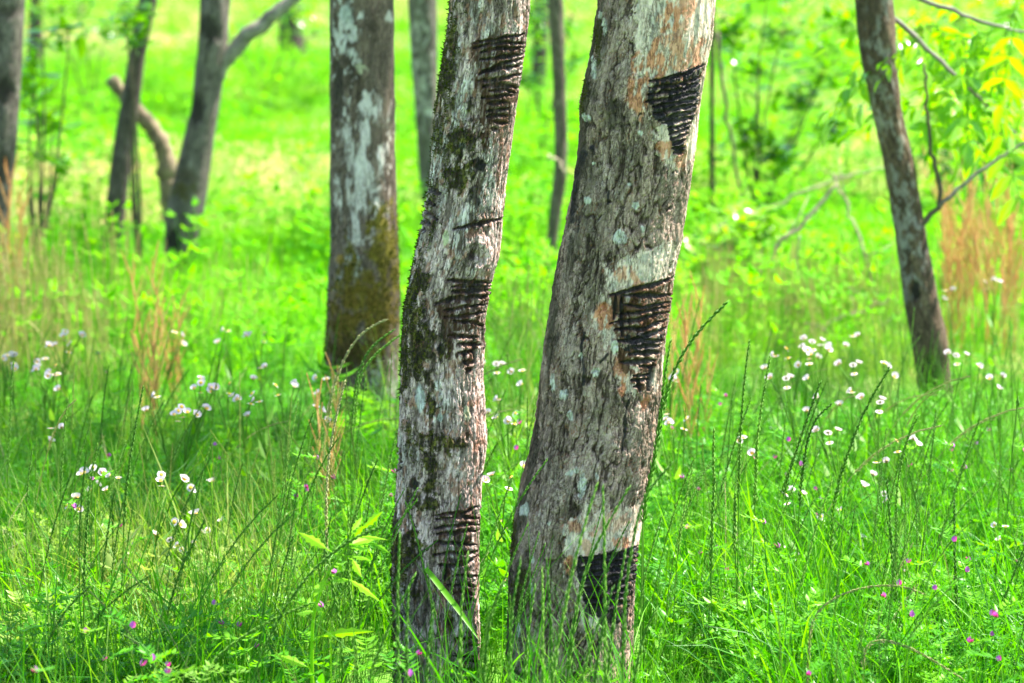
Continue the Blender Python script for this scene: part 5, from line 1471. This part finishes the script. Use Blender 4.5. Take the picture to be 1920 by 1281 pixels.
# ------------------------------------------------------------------ mugwort
def mugwort():
    Y = 4.40
    stem = ZD([(770, 1300), (770, 860), (800, 720), (880, 500), (960, 390), (1015, 330), (1060, 230)])
    b = at(*stem[0], Y); b[2] = float(gz(b[0], Y))
    root = empty('mugwort', tuple(b)); tag(root, 'bright green mugwort with toothed leaves beside the whitish tapped tree', 'plant')
    P = np.array([b - np.array([0, 0, 0.02])] + [at(*p, Y) for p in stem]) - b
    tt = np.linspace(0, 1, 24); L = np.concatenate([[0], np.cumsum(np.linalg.norm(np.diff(P, axis=0), axis=1))]); L /= L[-1]
    Q = np.stack([np.interp(tt, L, P[:, c]) for c in range(3)], 1); Q[1:-1] = (Q[:-2] + 2 * Q[1:-1] + Q[2:]) / 4
    mb = MB(); mb.tube(Q, np.linspace(0.0042, 0.0016, 24), 7, 0.7); link('stem', mb.mesh('stem', M['mugwort']), root)
    rng = np.random.default_rng(9)
    for k, (p0, p1, w) in enumerate([((890, 350), (670, 180), 75), ((1000, 320), (880, 400), 50), ((1040, 260), (985, 10), 50), ((1045, 220), (1125, 90), 45), ((1110, 210), (1270, 38), 55), ((1035, 310), (1215, 235), 80), ((1190, 290), (1320, 352), 34), ((1040, 385), (1190, 392), 45), ((1050, 400), (1120, 520), 60), ((1020, 545), (1252, 672), 60),
                                     ((900, 560), (1020, 545), 30), ((880, 540), (785, 650), 70), ((790, 780), (655, 770), 75), ((1060, 260), (1140, 150), 40), ((790, 960), (1210, 860), 60), ((760, 1180), (500, 1045), 60), ((960, 440), (985, 490), 40), ((1060, 250), (1310, 245), 30), ((1050, 330), (1180, 310), 60), ((800, 720), (850, 800), 40)]):
        a, c = at(*ZD([p0])[0], Y), at(*ZD([p1])[0], Y + rng.uniform(-0.05, 0.05))
        d = c - a; l = np.linalg.norm(d); d /= l; wd = 1.25 * w * 400 / 1503 / FPX * Y
        side = np.cross(d, [0.3, -0.75, 0.6] + rng.normal(0, 0.2, 3)); side /= np.linalg.norm(side); nn = np.cross(side, d)
        lf = MB()
        ts = np.array([0, 0.12, 0.25, 0.33, 0.45, 0.52, 0.64, 0.7, 0.85, 1.0]); ws = np.array([0.08, 0.12, 0.55, 0.42, 1.0, 0.62, 0.85, 0.45, 0.28, 0.01])
        pts = a - b + d * (ts * l)[:, None] - np.array([0, 0, 1.0]) * (0.12 * l * ts ** 2)[:, None]
        lf.ribbon(pts, ws * wd, side, rng.uniform(0.3, 1), 0.14)
        j = int(np.argmin(np.linalg.norm(Q - (a - b), axis=1) + 0.6 * np.maximum(0, Q[:, 2] - (a - b)[2])))
        lf.tube([Q[j], (Q[j] + pts[0]) / 2 + np.array([0, 0, -0.002]), pts[1]], [0.0018, 0.0014, 0.0009], 4, 0.6)
        link('leaf', lf.mesh('leaf', M['mugwort'], False), root)


mugwort()
